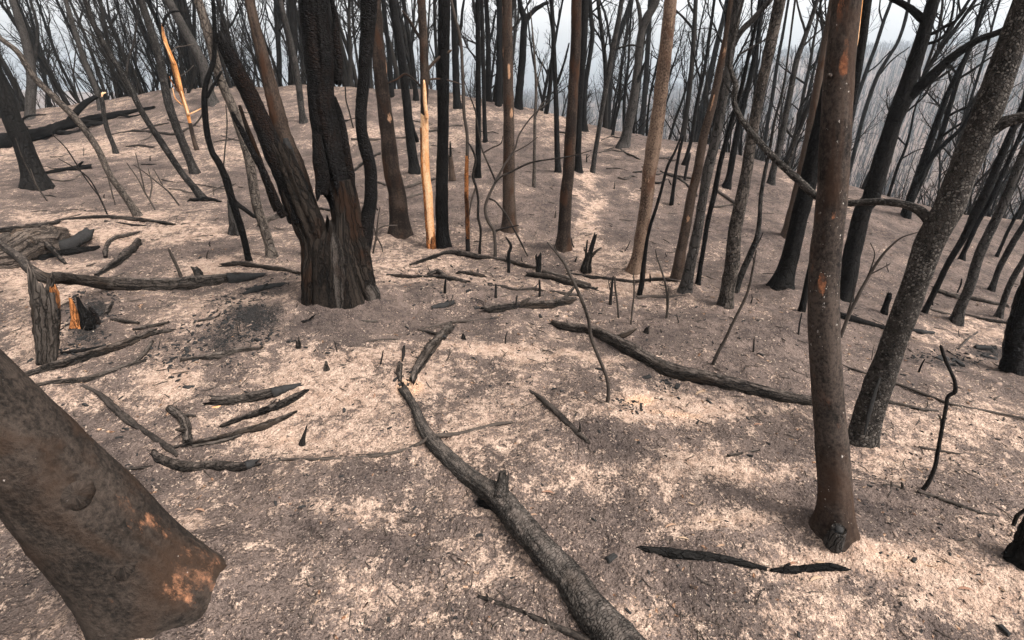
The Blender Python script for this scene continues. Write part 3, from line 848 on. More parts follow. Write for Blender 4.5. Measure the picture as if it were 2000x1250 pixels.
# --- the many-stemmed burnt tree
def hub():
    base, t0 = ground(660, 578)
    e = put('burnt_tree', None, loc=base, label='huge charred tree with several black stems rising from one grey stump', cat='tree'); e.empty_display_size = .3
    def part(nm, path, mat, **k):
        P, Rr = plane_path(path, base)
        w = max(q[2] for q in path)
        k.setdefault('amp', .07); k.setdefault('fine', .05)
        mb = MB(); mb.add(*tube(P, Rr, int(min(84, max(14, w * .9))), max(.011, float(np.median(Rr)) * .16), **k))
        put(nm, mb.mesh(nm, M[mat], origin=base), e)
    _n = np.array([base[1], -base[0], 0.0]); _n /= np.linalg.norm(_n); _d = np.array([base[0], base[1], 0.0]); _d /= np.linalg.norm(_d); _r = rad_of(138, t0, 660)
    BASES.append((base[0], base[1], _r * .9))
    part('trunk', [(663,590,132),(661,570,120),(657,540,112),(653,505,106),(650,475,96),(650,452,74)], 'hubdark', lobes=6, lobe_amp=.15, lobe_len=.5, amp=.12, fine=.04, groove=.25, cap1='broken', flare=(base - np.array([0, 0, .05]), _n * _r, _d * _r, .42, .34))
    # great buttresses
    part('buttress', [(606,600,40,-.05),(608,565,44,-.06),(612,520,54,-.05),(616,480,60,-.02),(604,440,66),(586,395,64),(570,355,58),(556,320,50),(545,290,44)], 'hubdark', groove=.35, amp=.08, cap1='broken')
    part('buttress', [(716,602,44,-.05),(712,565,46,-.07),(700,525,56,-.06),(690,485,60,-.03),(680,440,62),(672,395,58),(664,350,54)], 'hubdark', groove=.35, amp=.09)
    # left leaning stem, black, broken off
    part('stem', [(590,430,52),(572,380,50),(556,340,46),(531,286,42),(501,218,38),(470,151,36),(446,100,32),(436,80,28)], 'gator', cap1='broken', groove=.2, wob=.3)
    part('spike', [(450,110,14),(443,80,12),(436,56,7),(432,40,3)], 'gator', cap1='point')
    # brown stem behind it
    part('stem', [(608,440,44,.10),(592,385,44,.13),(575,330,42,.14),(556,280,38,.14),(541,228,34,.14),(521,151,28,.15),(503,80,24,.16),(488,20,22,.17),(476,-40,20,.18),(455,-140,18,.2),(430,-300,14,.2)], 'brown', groove=.15)
    part('burn_scar', [(578,352,22,.075),(570,322,24,.07),(562,292,20,.075),(557,272,10,.085)], 'coal', amp=.1)
    # thick middle stem
    part('stem', [(676,470,50,-.02),(672,420,52),(662,380,56),(652,336,60),(642,290,60),(632,235,56),(627,200,54),(622,134,56),(619,67,58),(614,0,60),(608,-80,60),(600,-240,54),(596,-420,44)], 'gator', groove=.35, amp=.09, wob=.2)
    part('bark_slab', [(628,376,26,-.075),(628,340,30,-.085),(622,300,26,-.09),(618,260,18,-.09)], 'gator', ell=.4, cap0='broken', amp=.12)
    part('bark_slab', [(688,400,16,-.02),(682,340,20,-.03),(672,280,20,-.03),(664,230,15,-.02),(652,190,10,-.02)], 'gator', ell=.6, amp=.14, cap1='broken')
    part('bark_slab', [(660,160,18,-.0),(659,120,22,.0),(655,75,20,.0),(656,40,12,.0),(648,0,10,.0),(640,-40,8,.0)], 'gator', ell=.55, amp=.12, cap0='broken')
    # right sinuous stem
    part('stem', [(700,520,38,-.02),(706,480,36),(716,440,31),(724,400,26),(725,360,25),(722,325,25),(712,285,26),(706,255,23),(705,220,24),(709,170,23),(712,134,24),(716,67,29),(722,0,34),(728,-70,34),(738,-200,28),(752,-380,20)], 'gator', amp=.06, wob=.3)
    # split-off black strip at the left
    part('bark_strip', [(556,420,18,-.05),(545,403,16,-.05),(531,370,15,-.05),(518,338,15,-.05),(504,312,15,-.05),(491,288,14,-.05),(478,262,14,-.05),(462,232,11,-.05),(455,218,8,-.05)], 'gator', ell=.6, amp=.16, fine=.12, cap1='broken')
    part('bark_strip', [(545,410,26,-.02),(520,350,18,-.01),(498,290,14,-.01),(480,240,10,-.01),(468,205,7,-.01)], 'hubdark', ell=.4, amp=.12)
    # pale wedge of wood between the stems
    part('wood_wedge', [(657,606,56,-.19),(656,560,46,-.17),(655,520,42,-.16),(652,480,36,-.15),(648,452,20,-.12),(645,428,7,-.1)], 'hubwood', amp=.10, groove=.3, ell=.5, cap1='point')
    part('root', [(712,545,30,-.1),(722,562,34,-.12),(726,578,28,-.13)], 'hubwood', amp=.15)
    part('stem', [(716,508,14,.22),(718,470,13,.22),(722,430,11,.22),(724,400,8,.22)], 'black', cap1='broken')
    return e
hub()
TREES.append((650, 'huge tree'))

# --- split tree: cream and orange heartwood below, dark bark above
base, _ = ground(841, 486)
e = put('burnt_tree', None, loc=base, label='split trunk with bare cream and orange wood beside a black trunk', cat='tree'); e.empty_display_size = .2
P, Rr = plane_path([(844,496,17),(842,480,16),(836,380,18),(831,336,17.5),(829,269,16.5),(829,232,15),(828,222,13)], base)
mb = MB(); mb.add(*tube(P, Rr, 24, .02, .05, fine=.03, cap1='broken')); put('heartwood', mb.mesh('heartwood', M['wood'], origin=base), e)
P, Rr = plane_path([(828,250,9,.04),(827,225,12,.03),(829,190,16,.02),(829,160,17),(829,134,17.5),(827,80,17),(823,0,17),(818,-100,16)], base)
P, Rr, ext = extend(P, Rr, 8, np.random.RandomState(3), base[2])
mb = MB(); mb.add(*tube(P, Rr, 16, .05, .05, cap0='broken')); put('trunk', mb.mesh('trunk', M['brown'], origin=base), e)
P, Rr = plane_path([(834,232,7,-.05),(830,200,8,-.045),(829,175,7,-.045),(828,158,4,-.04)], base)
mb = MB(); mb.add(*tube(P, Rr, 10, .02, .05, cap1='point')); put('heartwood', mb.mesh('heartwood', M['wood'], origin=base), e)
P, Rr = plane_path([(838,490,8,-.03),(833,440,5,-.03),(829,380,5,-.03),(824,320,5,-.03),(822,250,4,-.03)], base)
mb = MB(); mb.add(*tube(P, Rr, 10, .02, .15, fine=.1, cap1='point')); put('scorched_edge', mb.mesh('scorched_edge', M['orange'], origin=base), e)
P, Rr = plane_path([(844,498,19),(843,478,18),(842,455,15)], base)
mb = MB(); mb.add(*tube(P, Rr, 20, .01, .08, fine=.06, cap1='broken')); put('scorched_foot', mb.mesh('scorched_foot', M['orange'], origin=base), e)
for lb in ([(832,142,6),(846,124,6),(862,110,6),(880,99,5)], [(826,85,7),(812,62,6),(800,40,5),(786,22,4)], [(834,156,4),(855,154,4),(880,158,3),(905,166,2)], [(828,175,4),(812,158,4),(792,144,4),(775,155,3),(757,163,2)]):
    P, Rr = plane_path(lb, base); mb = MB(); mb.add(*tube(P, Rr, 8, .03, .05, cap1='point', wob=.6)); put('limb', mb.mesh('limb', M['brown'], origin=base), e)
TREES.append((830, 'split trunk'))

TR = [
 # label, material, path, extra
 ('black trunk standing right beside the split cream and orange trunk', 'black', [(866,487,30),(864,450,26),(863,380,25),(865,269,22),(866,134,24),(868,0,24),(868,-90,22)], {}, 868, 'black trunk'),
 ('smooth brown trunk just behind the huge many-stemmed tree', 'brown', [(784,466,44),(780,430,37),(776,380,34),(766,336,33),(758,269,30),(750,202,28),(742,134,27),(737,67,24),(733,0,22),(728,-90,20)], dict(patch=[(757,130,4,16,.9),(760,230,5,10,.6)]), 740, 'smooth brown trunk'),
 ('brown trunk at the foot of the knoll, with a pale scar halfway up', 'brown', [(997,456,34),(995,430,28),(994,380,24),(994,269,22),(992,134,20),(990,0,20),(988,-90,18)], dict(patch=[(994,140,3,14,1.1),(999,220,4,10,.7)]), 992, 'knoll-foot trunk'),
 ('brown trunk with a flared foot in front of the pale gully', 'brown', [(1101,490,33),(1102,447,26),(1106,380,24),(1110,336,22),(1114,269,23),(1118,202,20),(1122,134,21),(1125,67,21),(1126,0,20),(1127,-90,19)], {}, 1122, 'gully trunk'),
 ('tall straight trunk with long pale brown streaks', 'streak', [(1242,536,36),(1248,500,28),(1254,447,25),(1262,400,26),(1268,336,27),(1279,269,30),(1288,202,27),(1296,134,27),(1303,67,26),(1310,0,25),(1318,-90,23)], {}, 1292, 'streaked trunk'),
 ('reddish brown trunk, front one of a leaning pair', 'brown', [(1323,547,28),(1330,490,21),(1339,447,20),(1351,380,19),(1362,336,18),(1374,269,18),(1392,202,16),(1406,134,16),(1420,67,14),(1429,0,12),(1438,-60,11)], dict(patch=[(1344,425,3,7,1.2),(1392,200,3,18,.9),(1415,100,3,20,.6),(1374,310,2,8,.8)]), 1400, 'leaning pair'),
 ('grey trunk behind the reddish brown one of the leaning pair', 'grey', [(1337,572,27),(1349,514,21),(1363,447,20),(1374,380,18),(1382,336,21),(1398,269,20),(1411,202,18),(1422,134,16),(1432,67,19),(1441,0,18),(1450,-90,16)], dict(limbs=[[(1434,90,13),(1448,62,13),(1470,38,13),(1492,12,12),(1510,-10,10),(1530,-60,7)],[(1440,108,5),(1462,95,5),(1490,80,4),(1520,60,3)]]), 1425, None),
 ('thin black trunk just beside the leaning pair', 'black', [(1363,556,10),(1368,520,9),(1374,485,9),(1383,430,10),(1395,380,11),(1406,322,10),(1420,269,10),(1432,225,10),(1446,180,9),(1462,110,8),(1478,40,7),(1486,-20,6)], {}, 1450, None),
 ('mottled grey brown trunk with a dark hollow foot', 'pale', [(1416,602,31),(1422,560,28),(1430,514,29),(1436,447,27),(1450,380,26),(1458,336,22),(1468,269,23),(1480,202,22),(1495,134,22),(1509,67,24),(1523,0,24),(1538,-90,22)], dict(mat2=1), 1490, 'mottled trunk'),
 ('thin bent tree against the foot of the mottled trunk', 'grey', [(1436,572,13),(1449,534,13),(1466,495,13),(1479,461,11),(1484,420,9),(1486,384,9),(1494,335,8),(1502,300,7),(1512,240,6),(1530,170,5),(1540,100,4)], dict(H=3.2), None, None),
 ('pitch black trunk with a wide flared foot', 'black', [(1524,568,52),(1530,545,40),(1540,514,36),(1556,447,34),(1573,380,36),(1588,310,34),(1605,230,30),(1626,130,28),(1650,20,26),(1668,-70,24)], {}, 1610, 'flared trunk'),
 ('brown trunk half hidden behind the black flared trunk', 'brown', [(1536,462,24),(1546,420,22),(1554,390,21),(1572,310,21),(1588,225,20),(1602,140,18),(1620,40,16),(1634,-50,14)], {}, None, None),
 ('dark trunk with a cream split edge behind the scarred trunk', 'black', [(1566,608,14),(1573,571,13),(1584,520,13),(1602,450,14),(1632,330,15),(1662,210,16),(1680,110,18),(1694,0,20),(1702,-70,20)], dict(limbs=[('wood', [(1666,120,2,-.06),(1675,80,5,-.06),(1681,30,5,-.06),(1686,-10,3,-.06)])]), None, None),
 # right side
 ('grey trunk right of the flaked tree with its foot on bare ash', 'grey', [(1867,631,31),(1876,600,24),(1892,565,23),(1913,497,23),(1936,447,22),(1963,390,21),(1998,300,19),(2040,200,16)], {}, None, None),
 ('thin dark trunk close behind the flaked leaning trunk', 'black', [(1804,612,12),(1830,560,13),(1852,514,14),(1882,464,16),(1905,415,20),(1928,370,20),(1955,305,18),(1990,225,16),(2025,140,14)], {}, None, None),
 ('slim black tree with a splayed foot on the falling slope', 'black', [(1877,509,16),(1882,494,10),(1896,464,11),(1912,430,12),(1932,398,12),(1958,340,11),(1990,270,10),(2020,190,8)], dict(lobe_amp=.2), None, None),
 ('slim dark tree at the picture edge above the charred stump', 'grey', [(1935,569,18),(1944,545,13),(1953,521,14),(1980,471,15),(2002,436,15),(2040,360,13),(2070,290,11)], {}, None, None),
 ('dark leaning tree beside the lying sticks near the edge', 'grey', [(1950,620,17),(1958,595,13),(1970,561,14),(1986,530,14),(2002,504,14),(2045,420,12)], {}, None, None),
 ('thin bare tree on the falling slope, rightmost of the thin ones', 'black', [(1946,502,9),(1956,480,8),(1966,457,8),(1980,430,8),(1993,407,8),(2020,350,7),(2050,290,6)], {}, None, None),
 ('black tree standing behind the curved limb of the flaked trunk', 'black', [(1768,425,22),(1776,395,18),(1793,345,18),(1808,302,17),(1829,242,15),(1849,188,13),(1869,144,11),(1889,104,9),(1905,60,8),(1920,0,6)], dict(limbs=[[(1795,350,13),(1822,310,12),(1850,278,11),(1880,245,9),(1905,205,7)],[(1862,160,8),(1895,140,7),(1930,115,5),(1960,100,4)]]), 1850, None),
 ('crooked thin tree between the forked black tree and the far ridge', 'black', [(1735,384,7),(1752,330,7),(1768,290,6),(1778,255,5),(1786,215,4),(1800,180,3)], dict(H=0, limbs=[[(1770,285,4),(1750,262,4),(1738,240,3),(1742,205,2)],[(1760,310,4),(1795,292,3),(1830,285,2)]]), None, None),
 ('slim tree showing right beside the scarred trunk', 'black', [(1660,330,9),(1668,300,9),(1684,235,9),(1700,185,9),(1714,148,9),(1735,112,8),(1752,85,8),(1765,50,8),(1774,10,7),(1780,-50,6)], dict(limbs=[[(1716,148,4),(1742,118,4),(1776,92,3)]]), 1740, None),
 ('slim tree leaning behind the upper part of the scarred trunk', 'black', [(1655,280,9),(1671,202,9),(1694,134,9),(1712,85,8),(1725,44,8),(1741,0,7),(1756,-60,6)], dict(limbs=[[(1724,46,4),(1718,20,4),(1720,-10,3)],[(1690,145,4),(1712,128,4),(1738,100,3)]]), None, None),
 # knoll
 ('slim black tree low on the knoll behind the orange sapling', 'black', [(933,347,14),(934,300,11),(934,235,11),(934,134,10),(933,0,9),(932,-80,8)], {}, 934, None),
 ('slim black tree higher on the knoll, paired with a lower one', 'black', [(948,278,9),(946,220,8),(944,134,8),(941,0,7),(940,-60,6)], {}, None, None),
 ('dark tree near the crest with a leaning twisted top', 'black', [(894,213,17),(892,190,14),(889,100,13),(886,0,12),(884,-60,10)], dict(limbs=[[(890,95,7),(899,60,6),(903,20,5),(910,-20,4)]]), None, None),
 ('straight dark tree on the crest, thinner of two neighbours', 'black', [(955,199,12),(954,150,11),(953,67,10),(949,0,9),(947,-60,8)], dict(limbs=[[(953,90,5),(962,60,5),(968,20,4)]]), None, None),
 ('straight dark tree on the crest just before the brown trunk', 'black', [(973,208,13),(974,160,12),(975,100,11),(975,0,10),(975,-60,9)], {}, None, None),
 ('forked black tree on the crest with a long arm reaching out', 'black', [(1012,213,17),(1014,180,15),(1020,120,14),(1023,60,13),(1024,36,14),(1016,10,9),(1010,-40,8)], dict(limbs=[[(1023,44,11),(1034,30,10),(1047,18,9),(1060,8,7),(1070,5,5)],[(1014,190,6),(1020,160,6),(1022,120,5)]]), 1020, None),
 ('slim black tree on the knoll left of the gully trunk', 'black', [(1090,337,13),(1088,290,11),(1086,202,10),(1082,100,9),(1077,0,8),(1074,-60,7)], dict(limbs=[[(1087,165,6),(1097,140,5),(1105,110,4),(1111,85,3)]]), 1080, None),
 ('dark tree directly behind the gully trunk', 'black', [(1130,337,15),(1129,300,12),(1131,235,12),(1134,168,13),(1139,100,14),(1143,0,15),(1146,-70,14)], {}, None, None),
 ('dark tree on the crest behind the gully trunk', 'black', [(1142,259,14),(1141,230,10),(1143,168,10),(1152,110,9),(1157,70,9),(1154,30,8),(1152,-30,7)], {}, None, None),
 ('leaning tree on the knoll with a thin dark foot', 'grey', [(1157,337,11),(1163,295,9),(1170,252,9),(1181,185,10),(1189,140,11),(1197,95,11),(1208,40,10),(1218,-20,9)], dict(limbs=[[(1197,100,5),(1215,92,4),(1234,88,4),(1252,92,3)]]), None, None),
 ('stout dark tree on the crest, leaning away from the gully', 'black', [(1186,244,15),(1188,200,13),(1193,134,12),(1204,84,11),(1216,50,11),(1230,10,11),(1242,-40,9)], dict(limbs=[[(1196,110,6),(1190,70,5),(1182,30,5),(1172,0,4)]]), None, None),
 ('stout burnt tree on the knoll shoulder with a broken black shard', 'grey', [(1216,290,27),(1221,272,20),(1233,218,19),(1241,170,17),(1245,134,15),(1252,67,15),(1264,34,17),(1280,5,15),(1292,-40,12)], dict(limbs=[('black', [(1240,175,10,-.02),(1249,150,9,-.02),(1257,128,5,-.02),(1261,118,2,-.02)]),[(1253,62,9),(1249,30,8),(1244,0,7),(1240,-40,5)]]), 1255, None),
 ('thin sapling tree on the crest before the hazy valley', 'black', [(1196,265,6),(1203,230,5),(1210,200,5),(1213,150,4),(1218,110,3),(1226,70,2)], dict(H=0, limbs=[[(1209,205,3),(1220,180,2),(1228,150,2)]]), None, None),
 ('dark tree on the crest just behind the stout shard tree', 'black', [(1253,254,14),(1258,200,11),(1265,100,10),(1270,0,9),(1274,-60,8)], {}, None, None),
 ('pale grey sapling on the knoll between the two brown trunks', 'pale', [(1043,368,8),(1044,300,6),(1044.6,235,6),(1047,175,5),(1044,110,4),(1040,60,3),(1036,20,2)], dict(H=0, limbs=[[(1046,190,3),(1052,150,3),(1062,115,2)],[(1045,230,3),(1056,206,3),(1068,195,2)]]), None, None),
 ('black tree on the crest right behind the pale streaked trunk', 'black', [(1361,271,17),(1366,240,13),(1378,185,13),(1390,134,12),(1401,84,11),(1412,40,10),(1424,-20,9)], {}, None, None),
 ('thin dark tree with a splayed foot before the leaning pair', 'black', [(1336,323,12),(1341,305,8),(1351,269,8),(1361,202,8),(1375,141,7),(1386,67,7),(1395,0,6),(1400,-50,5)], dict(limbs=[[(1370,160,4),(1358,120,4),(1348,80,3),(1345,62,2)]]), None, None),
 ('black tree between the leaning pair and the mottled trunk', 'black', [(1418,368,19),(1424,345,13),(1435,286,13),(1449,218,13),(1465,151,11),(1479,84,9),(1489,0,8),(1496,-60,7)], dict(limbs=[[(1440,260,8),(1448,225,8),(1456,205,6)]]), None, None),
 ('dark tree on the shoulder beyond the mottled trunk', 'grey', [(1505,360,17),(1511,330,14),(1522,286,14),(1539,202,13),(1556,118,12),(1568,84,11),(1580,50,10),(1596,0,9),(1608,-50,8)], dict(limbs=[[(1558,112,7),(1572,70,6),(1562,30,5),(1556,0,4)],[(1560,100,5),(1590,70,4),(1618,45,3)]]), 1560, None),
 ('slim black tree close beside the mottled trunk', 'black', [(1492,294,9),(1499,240,8),(1509,185,8),(1519,118,7),(1530,60,6),(1540,0,5)], {}, None, None),
 ('thin dark tree between the shoulder tree and the scarred trunk', 'black', [(1546,318,9),(1555,275,8),(1566,235,7),(1576,195,7),(1586,151,6),(1600,100,5),(1616,40,4)], {}, None, None),
 # left
 ('broad dark trunk leaning out at the far edge by the fallen tree', 'black', [(72,370,64),(64,335,48),(52,302,44),(25,235,42),(0,168,40),(-30,95,38),(-70,0,34)], dict(lobe_amp=.05), 20, 'broad edge trunk'),
 ('long grey trunk leaning far over the fallen tree', 'pale', [(271,423,19),(250,392,16),(232,366,15),(215,343,14),(188,286,15),(148,232,16),(111,195,16),(67,151,15),(34,101,14),(0,74,13),(-40,30,11)], dict(H=5), 110, 'leaning grey trunk'),
 ('leaning slender trunk with a charred stick at its foot', 'grey', [(398,390,20),(378,365,16),(356,339,14),(316,279,15),(279,222,13),(249,161,14),(215,107,13),(188,57,12),(168,7,11),(150,-50,10)], dict(H=6, limbs=[[(245,155,6),(250,120,6),(262,80,5),(268,40,4)],[(225,120,6),(190,80,5),(160,55,4),(130,45,3)]]), 200, None),
 ('straight dark tree beside the orange stripped tree', 'grey', [(382,340,22),(372,315,18),(353,269,18),(329,202,18),(312,118,18),(292,50,17),(275,0,16),(258,-60,14)], dict(patch=[(323,95,3,12,.5)]), 300, 'orange tree'),
 ('broken crooked tree with a splintered cream top', 'grey', [(227,300,13),(222,285,10),(210,255,11),(203,225,10),(201,205,10),(196,184,10)], dict(H=0, cap='broken', limbs=[('wood', [(197,190,5,-.02),(200,183,6,-.02),(206,181,3,-.02)])]), None, None),
 ('slim tree behind the broken crooked one', 'grey', [(196,215,12),(188,175,12),(168,128,13),(148,67,12),(128,0,11),(112,-60,10)], {}, 150, None),
 ('grey trunk at the edge of the dense stand behind the fallen tree', 'grey', [(58,232,22),(60,190,22),(62,150,22),(50,80,20),(24,0,16),(0,-60,14)], dict(limbs=[[(62,140,10),(72,90,9),(70,40,7),(58,0,6)]]), 45, None),
 ('stout grey trunk behind the black broken stem', 'grey', [(414,205,27),(408,180,22),(397,128,22),(378,90,21),(356,50,20),(329,0,19),(300,-60,16)], {}, 380, None),
 ('crooked black tree forking above the split sapling', 'black', [(487,511,13),(478,470,14),(466,428,15),(450,385,16),(440,350,16),(426,318,15),(413,296,13),(405,252,13),(400,202,13),(403,165,11),(417,118,10),(418,60,9),(415,0,8)], dict(H=4, limbs=[[(448,378,12),(462,398,11),(478,410,10),(496,424,8)],[(403,190,8),(420,160,7),(432,140,5)]], wob=.6), 420, None),
 ('grey trunk directly left of the huge charred tree', 'pale', [(532,503,25),(526,478,21),(514,440,20),(501,400,20),(484,302,20),(457,218,20),(430,151,20),(407,67,20),(390,10,19),(372,-50,18)], dict(wob=.1), 410, None),
 ('tree on the knoll behind the black stem, with a splayed foot', 'grey', [(594,240,18),(590,222,13),(581,151,13),(568,84,12),(551,17,11),(538,-40,10)], {}, 570, None),
 ('dark trunk behind the smooth brown trunk, with a second thin stem', 'black', [(812,340,26),(808,320,20),(801,269,18),(791,168,17),(780,84,16),(766,0,14),(756,-60,12)], dict(limbs=[[(815,278,8),(806,250,8),(797,216,9)],[(790,165,5),(800,155,4),(812,165,3)]]), 785, None),
 ('thin dark tree on the crest behind the split trunk', 'black', [(813,197,11),(810,160,9),(803,100,9),(792,30,9),(784,-30,8)], {}, None, None),
 ('thin dark tree on the crest behind the smooth brown trunk', 'black', [(765,190,11),(763,150,10),(759.5,100,9),(748,0,8),(742,-50,7)], {}, None, None),
]
for lab, mat, path, ex, uc, ph in TR:
    ex = dict(ex); ex.pop('mat2', None)
    tree(lab, mat, path, **ex)
    if ph: TREES.append((uc, ph))

# --- stripped orange tree at the left and the thin orange sapling
base, _ = ground(385, 293)
e = put('burnt_tree', None, loc=base, label='stripped bright orange dead tree, splintered, at the back of the clearing', cat='tree'); e.empty_display_size = .2
P, Rr = plane_path([(387,298,11),(382,285,10),(376,262,9),(371,240,8)], base); mb = MB(); mb.add(*tube(P, Rr, 12, .04, .1)); put('trunk', mb.mesh('trunk', M['brown'], origin=base), e)
P, Rr = plane_path([(372,245,7),(365,215,8),(356,188,9.5),(350,160,9),(343,134,9.5),(335,112,9),(326,91,9),(320,70,7),(317,48,3)], base); mb = MB(); mb.add(*tube(P, Rr, 14, .04, .16, fine=.1, cap1='point')); put('heartwood', mb.mesh('heartwood', M['amber'], origin=base), e)
for lb, m in (([(356,190,5,-.04),(346,165,5,-.05),(338,140,3,-.06),(334,126,1.5,-.07)], 'orange'), ([(340,125,5,-.04),(330,104,4,-.05),(320,82,2,-.06)], 'wood'), ([(368,225,6,-.04),(360,200,5,-.04),(354,178,2,-.05)], 'wood'), ([(318,52,5),(322,34,6),(332,24,5),(346,22,4),(360,24,3)], 'black'), ([(354,185,3),(342,172,3),(334,158,2),(331,150,2)], 'orange'), ([(366,225,3),(380,218,3),(392,212,2)], 'wood'), ([(332,105,3),(345,92,3),(360,90,2),(378,86,2)], 'pale'),
              ([(356,205,3),(342,192,3),(337,172,2)], 'wood'), ([(350,150,3),(366,140,2),(378,128,2)], 'pale'), ([(372,250,4),(384,240,4),(394,225,3),(398,205,3)], 'stick')):
    P, Rr = plane_path(lb, base); mb = MB(); mb.add(*tube(P, Rr, 7, .05, .05, wob=.8, cap1='point')); put('limb', mb.mesh('limb', M[m], origin=base), e)
base, _ = ground(915, 491)
e = put('burnt_sapling', None, loc=base, label='thin sapling with bare orange lower stem and dark top', cat='sapling'); e.empty_display_size = .1
P, Rr = plane_path([(914,500,9),(914,488,9),(913,462,8)], base); mb = MB(); mb.add(*tube(P, Rr, 10, .02, .05)); put('foot', mb.mesh('foot', M['blackstick'], origin=base), e)
P, Rr = plane_path([(913.5,466,8.5),(912.6,424,8.5),(911,380,8.5),(911.5,330,8),(912,304,7)], base); mb = MB(); mb.add(*tube(P, Rr, 12, .02, .08, fine=.06)); put('heartwood', mb.mesh('heartwood', M['orange'], origin=base), e)
P, Rr = plane_path([(912,310,6.5),(911,252,6.5),(906,202,6.5),(904,134,6.5),(897,67,6),(889,34,5.5),(880,-10,4.5)], base); mb = MB(); mb.add(*tube(P, Rr, 10, .05, .06, wob=1)); put('trunk', mb.mesh('trunk', M['stick'], origin=base), e)

# ------------------------------------------------------------------ tell the background trees apart by what they show between
def name_background():
    T = sorted(TREES)
    for (e, x, y, z, k, sc) in BG:
        zz = max(z + 2.0, EYE)
        dep = y * CP_ - (zz - EYE) * SP
        u = CX + FPX * x / dep
        r = math.hypot(x, y); d = r - float(np.interp(math.degrees(math.atan2(x, y)), CREST_AZ, CREST_R))
        where = 'just behind the crest' if d < 5 else ('behind the crest' if d < 14 else 'far behind')
        kind = ('thick ' if sc > 1.05 else ('thin ' if sc < .85 else 'slender ')) + ('forked' if k % 3 else 'single-stemmed')
        i = sum(1 for a in T if a[0] < u)
        if i == 0: gap = 'left of the ' + T[0][1]
        elif i == len(T): gap = 'right of the ' + T[-1][1]
        else: gap = 'between %s and %s' % (T[i - 1][1], T[i][1])
        e['label'] = ' '.join(('%s burnt tree %s, %s' % (kind, where, gap)).split()[:16])
        e['group'] = 'background trees ' + gap
name_background()

# ------------------------------------------------------------------ things lying on the ground
def ground_path(path, sink=.55):
    P = []; Rr = []
    for e in path:
        u, v, w = e[:3]; raise_ = e[3] if len(e) > 3 else 0.
        _, t = ground(u, v)
        r = .5 * w * t / FPX / (1 + ((u - CX) / FPX) ** 2) ** .25
        p, t = ground(u, v, r * sink + raise_)
        P.append(p); Rr.append(r)
    return np.array(P), np.array(Rr)

DRIFT = []
def log(label, mat, path, name='charred_stick', cat='stick', group=None, cap0='broken', cap1='broken', amp=.17, fine=.10, groove=.3, wob=.35, stubs=(), ell=1.0, sink=.55):
    P, Rr = ground_path(path, sink); DRIFT.append((P, Rr))
    md = float(np.median(Rr))
    if cap0 == 'broken': Rr[0] = max(Rr[0], .55 * md)
    if cap1 == 'broken': Rr[-1] = max(Rr[-1], .55 * md)
    w = max(e[2] for e in path)
    o = P.mean(axis=0)
    mb = MB(); mb.add(*tube(P, Rr, int(min(72, max(8, w * 1.0))), max(.006, float(np.median(Rr)) * .38), amp, cap0=cap0, cap1=cap1, fine=fine, groove=groove, wob=wob, ell=ell))
    ob = put(name, mb.mesh(name, M[mat], origin=o), loc=o, label=label, cat=cat, group=group)
    if not stubs and w >= 8:      # snapped side shoots
        rg = np.random.RandomState(hash_str(label) % 9973)
        for _ in range(rg.randint(0, 3)):
            f = rg.uniform(.2, .85); p, d = along(P, f); r = float(np.interp(f, np.linspace(0, 1, len(Rr)), Rr))
            a = side(d, rg.uniform(.6, 1.1), rg); a[2] = abs(a[2]) * .6 + .15; a /= np.linalg.norm(a)
            L = r * rg.uniform(1.8, 5); k = rg.uniform(.3, .5)
            b = MB(); b.add(*tube([p, p + a * L * .6, p + a * L + rg.normal(size=3) * r * .3], [r * k * 1.3, r * k, r * k * .7], 9, max(.005, r * .4), .12, cap1='broken', fine=.06))
            put('stub', b.mesh('stub', M[mat], origin=o), ob)
    for s in stubs:
        nm, m, pa = s[:3]
        if nm == 'limb':
            sp, sr = plane_path([q[:3] for q in pa], P[np.argmin([abs(e[0] - pa[0][0]) for e in path])])
        else:
            sp, sr = ground_path(pa, s[3] if len(s) > 3 else .55)
        b = MB(); b.add(*tube(sp, sr, int(min(36, max(7, pa[0][2]))), max(.005, float(np.median(sr)) * .5), .12, cap1='point' if nm == 'twig' else 'broken', fine=.05))
        put(nm, b.mesh(nm, M[m], origin=o), ob)
    return ob

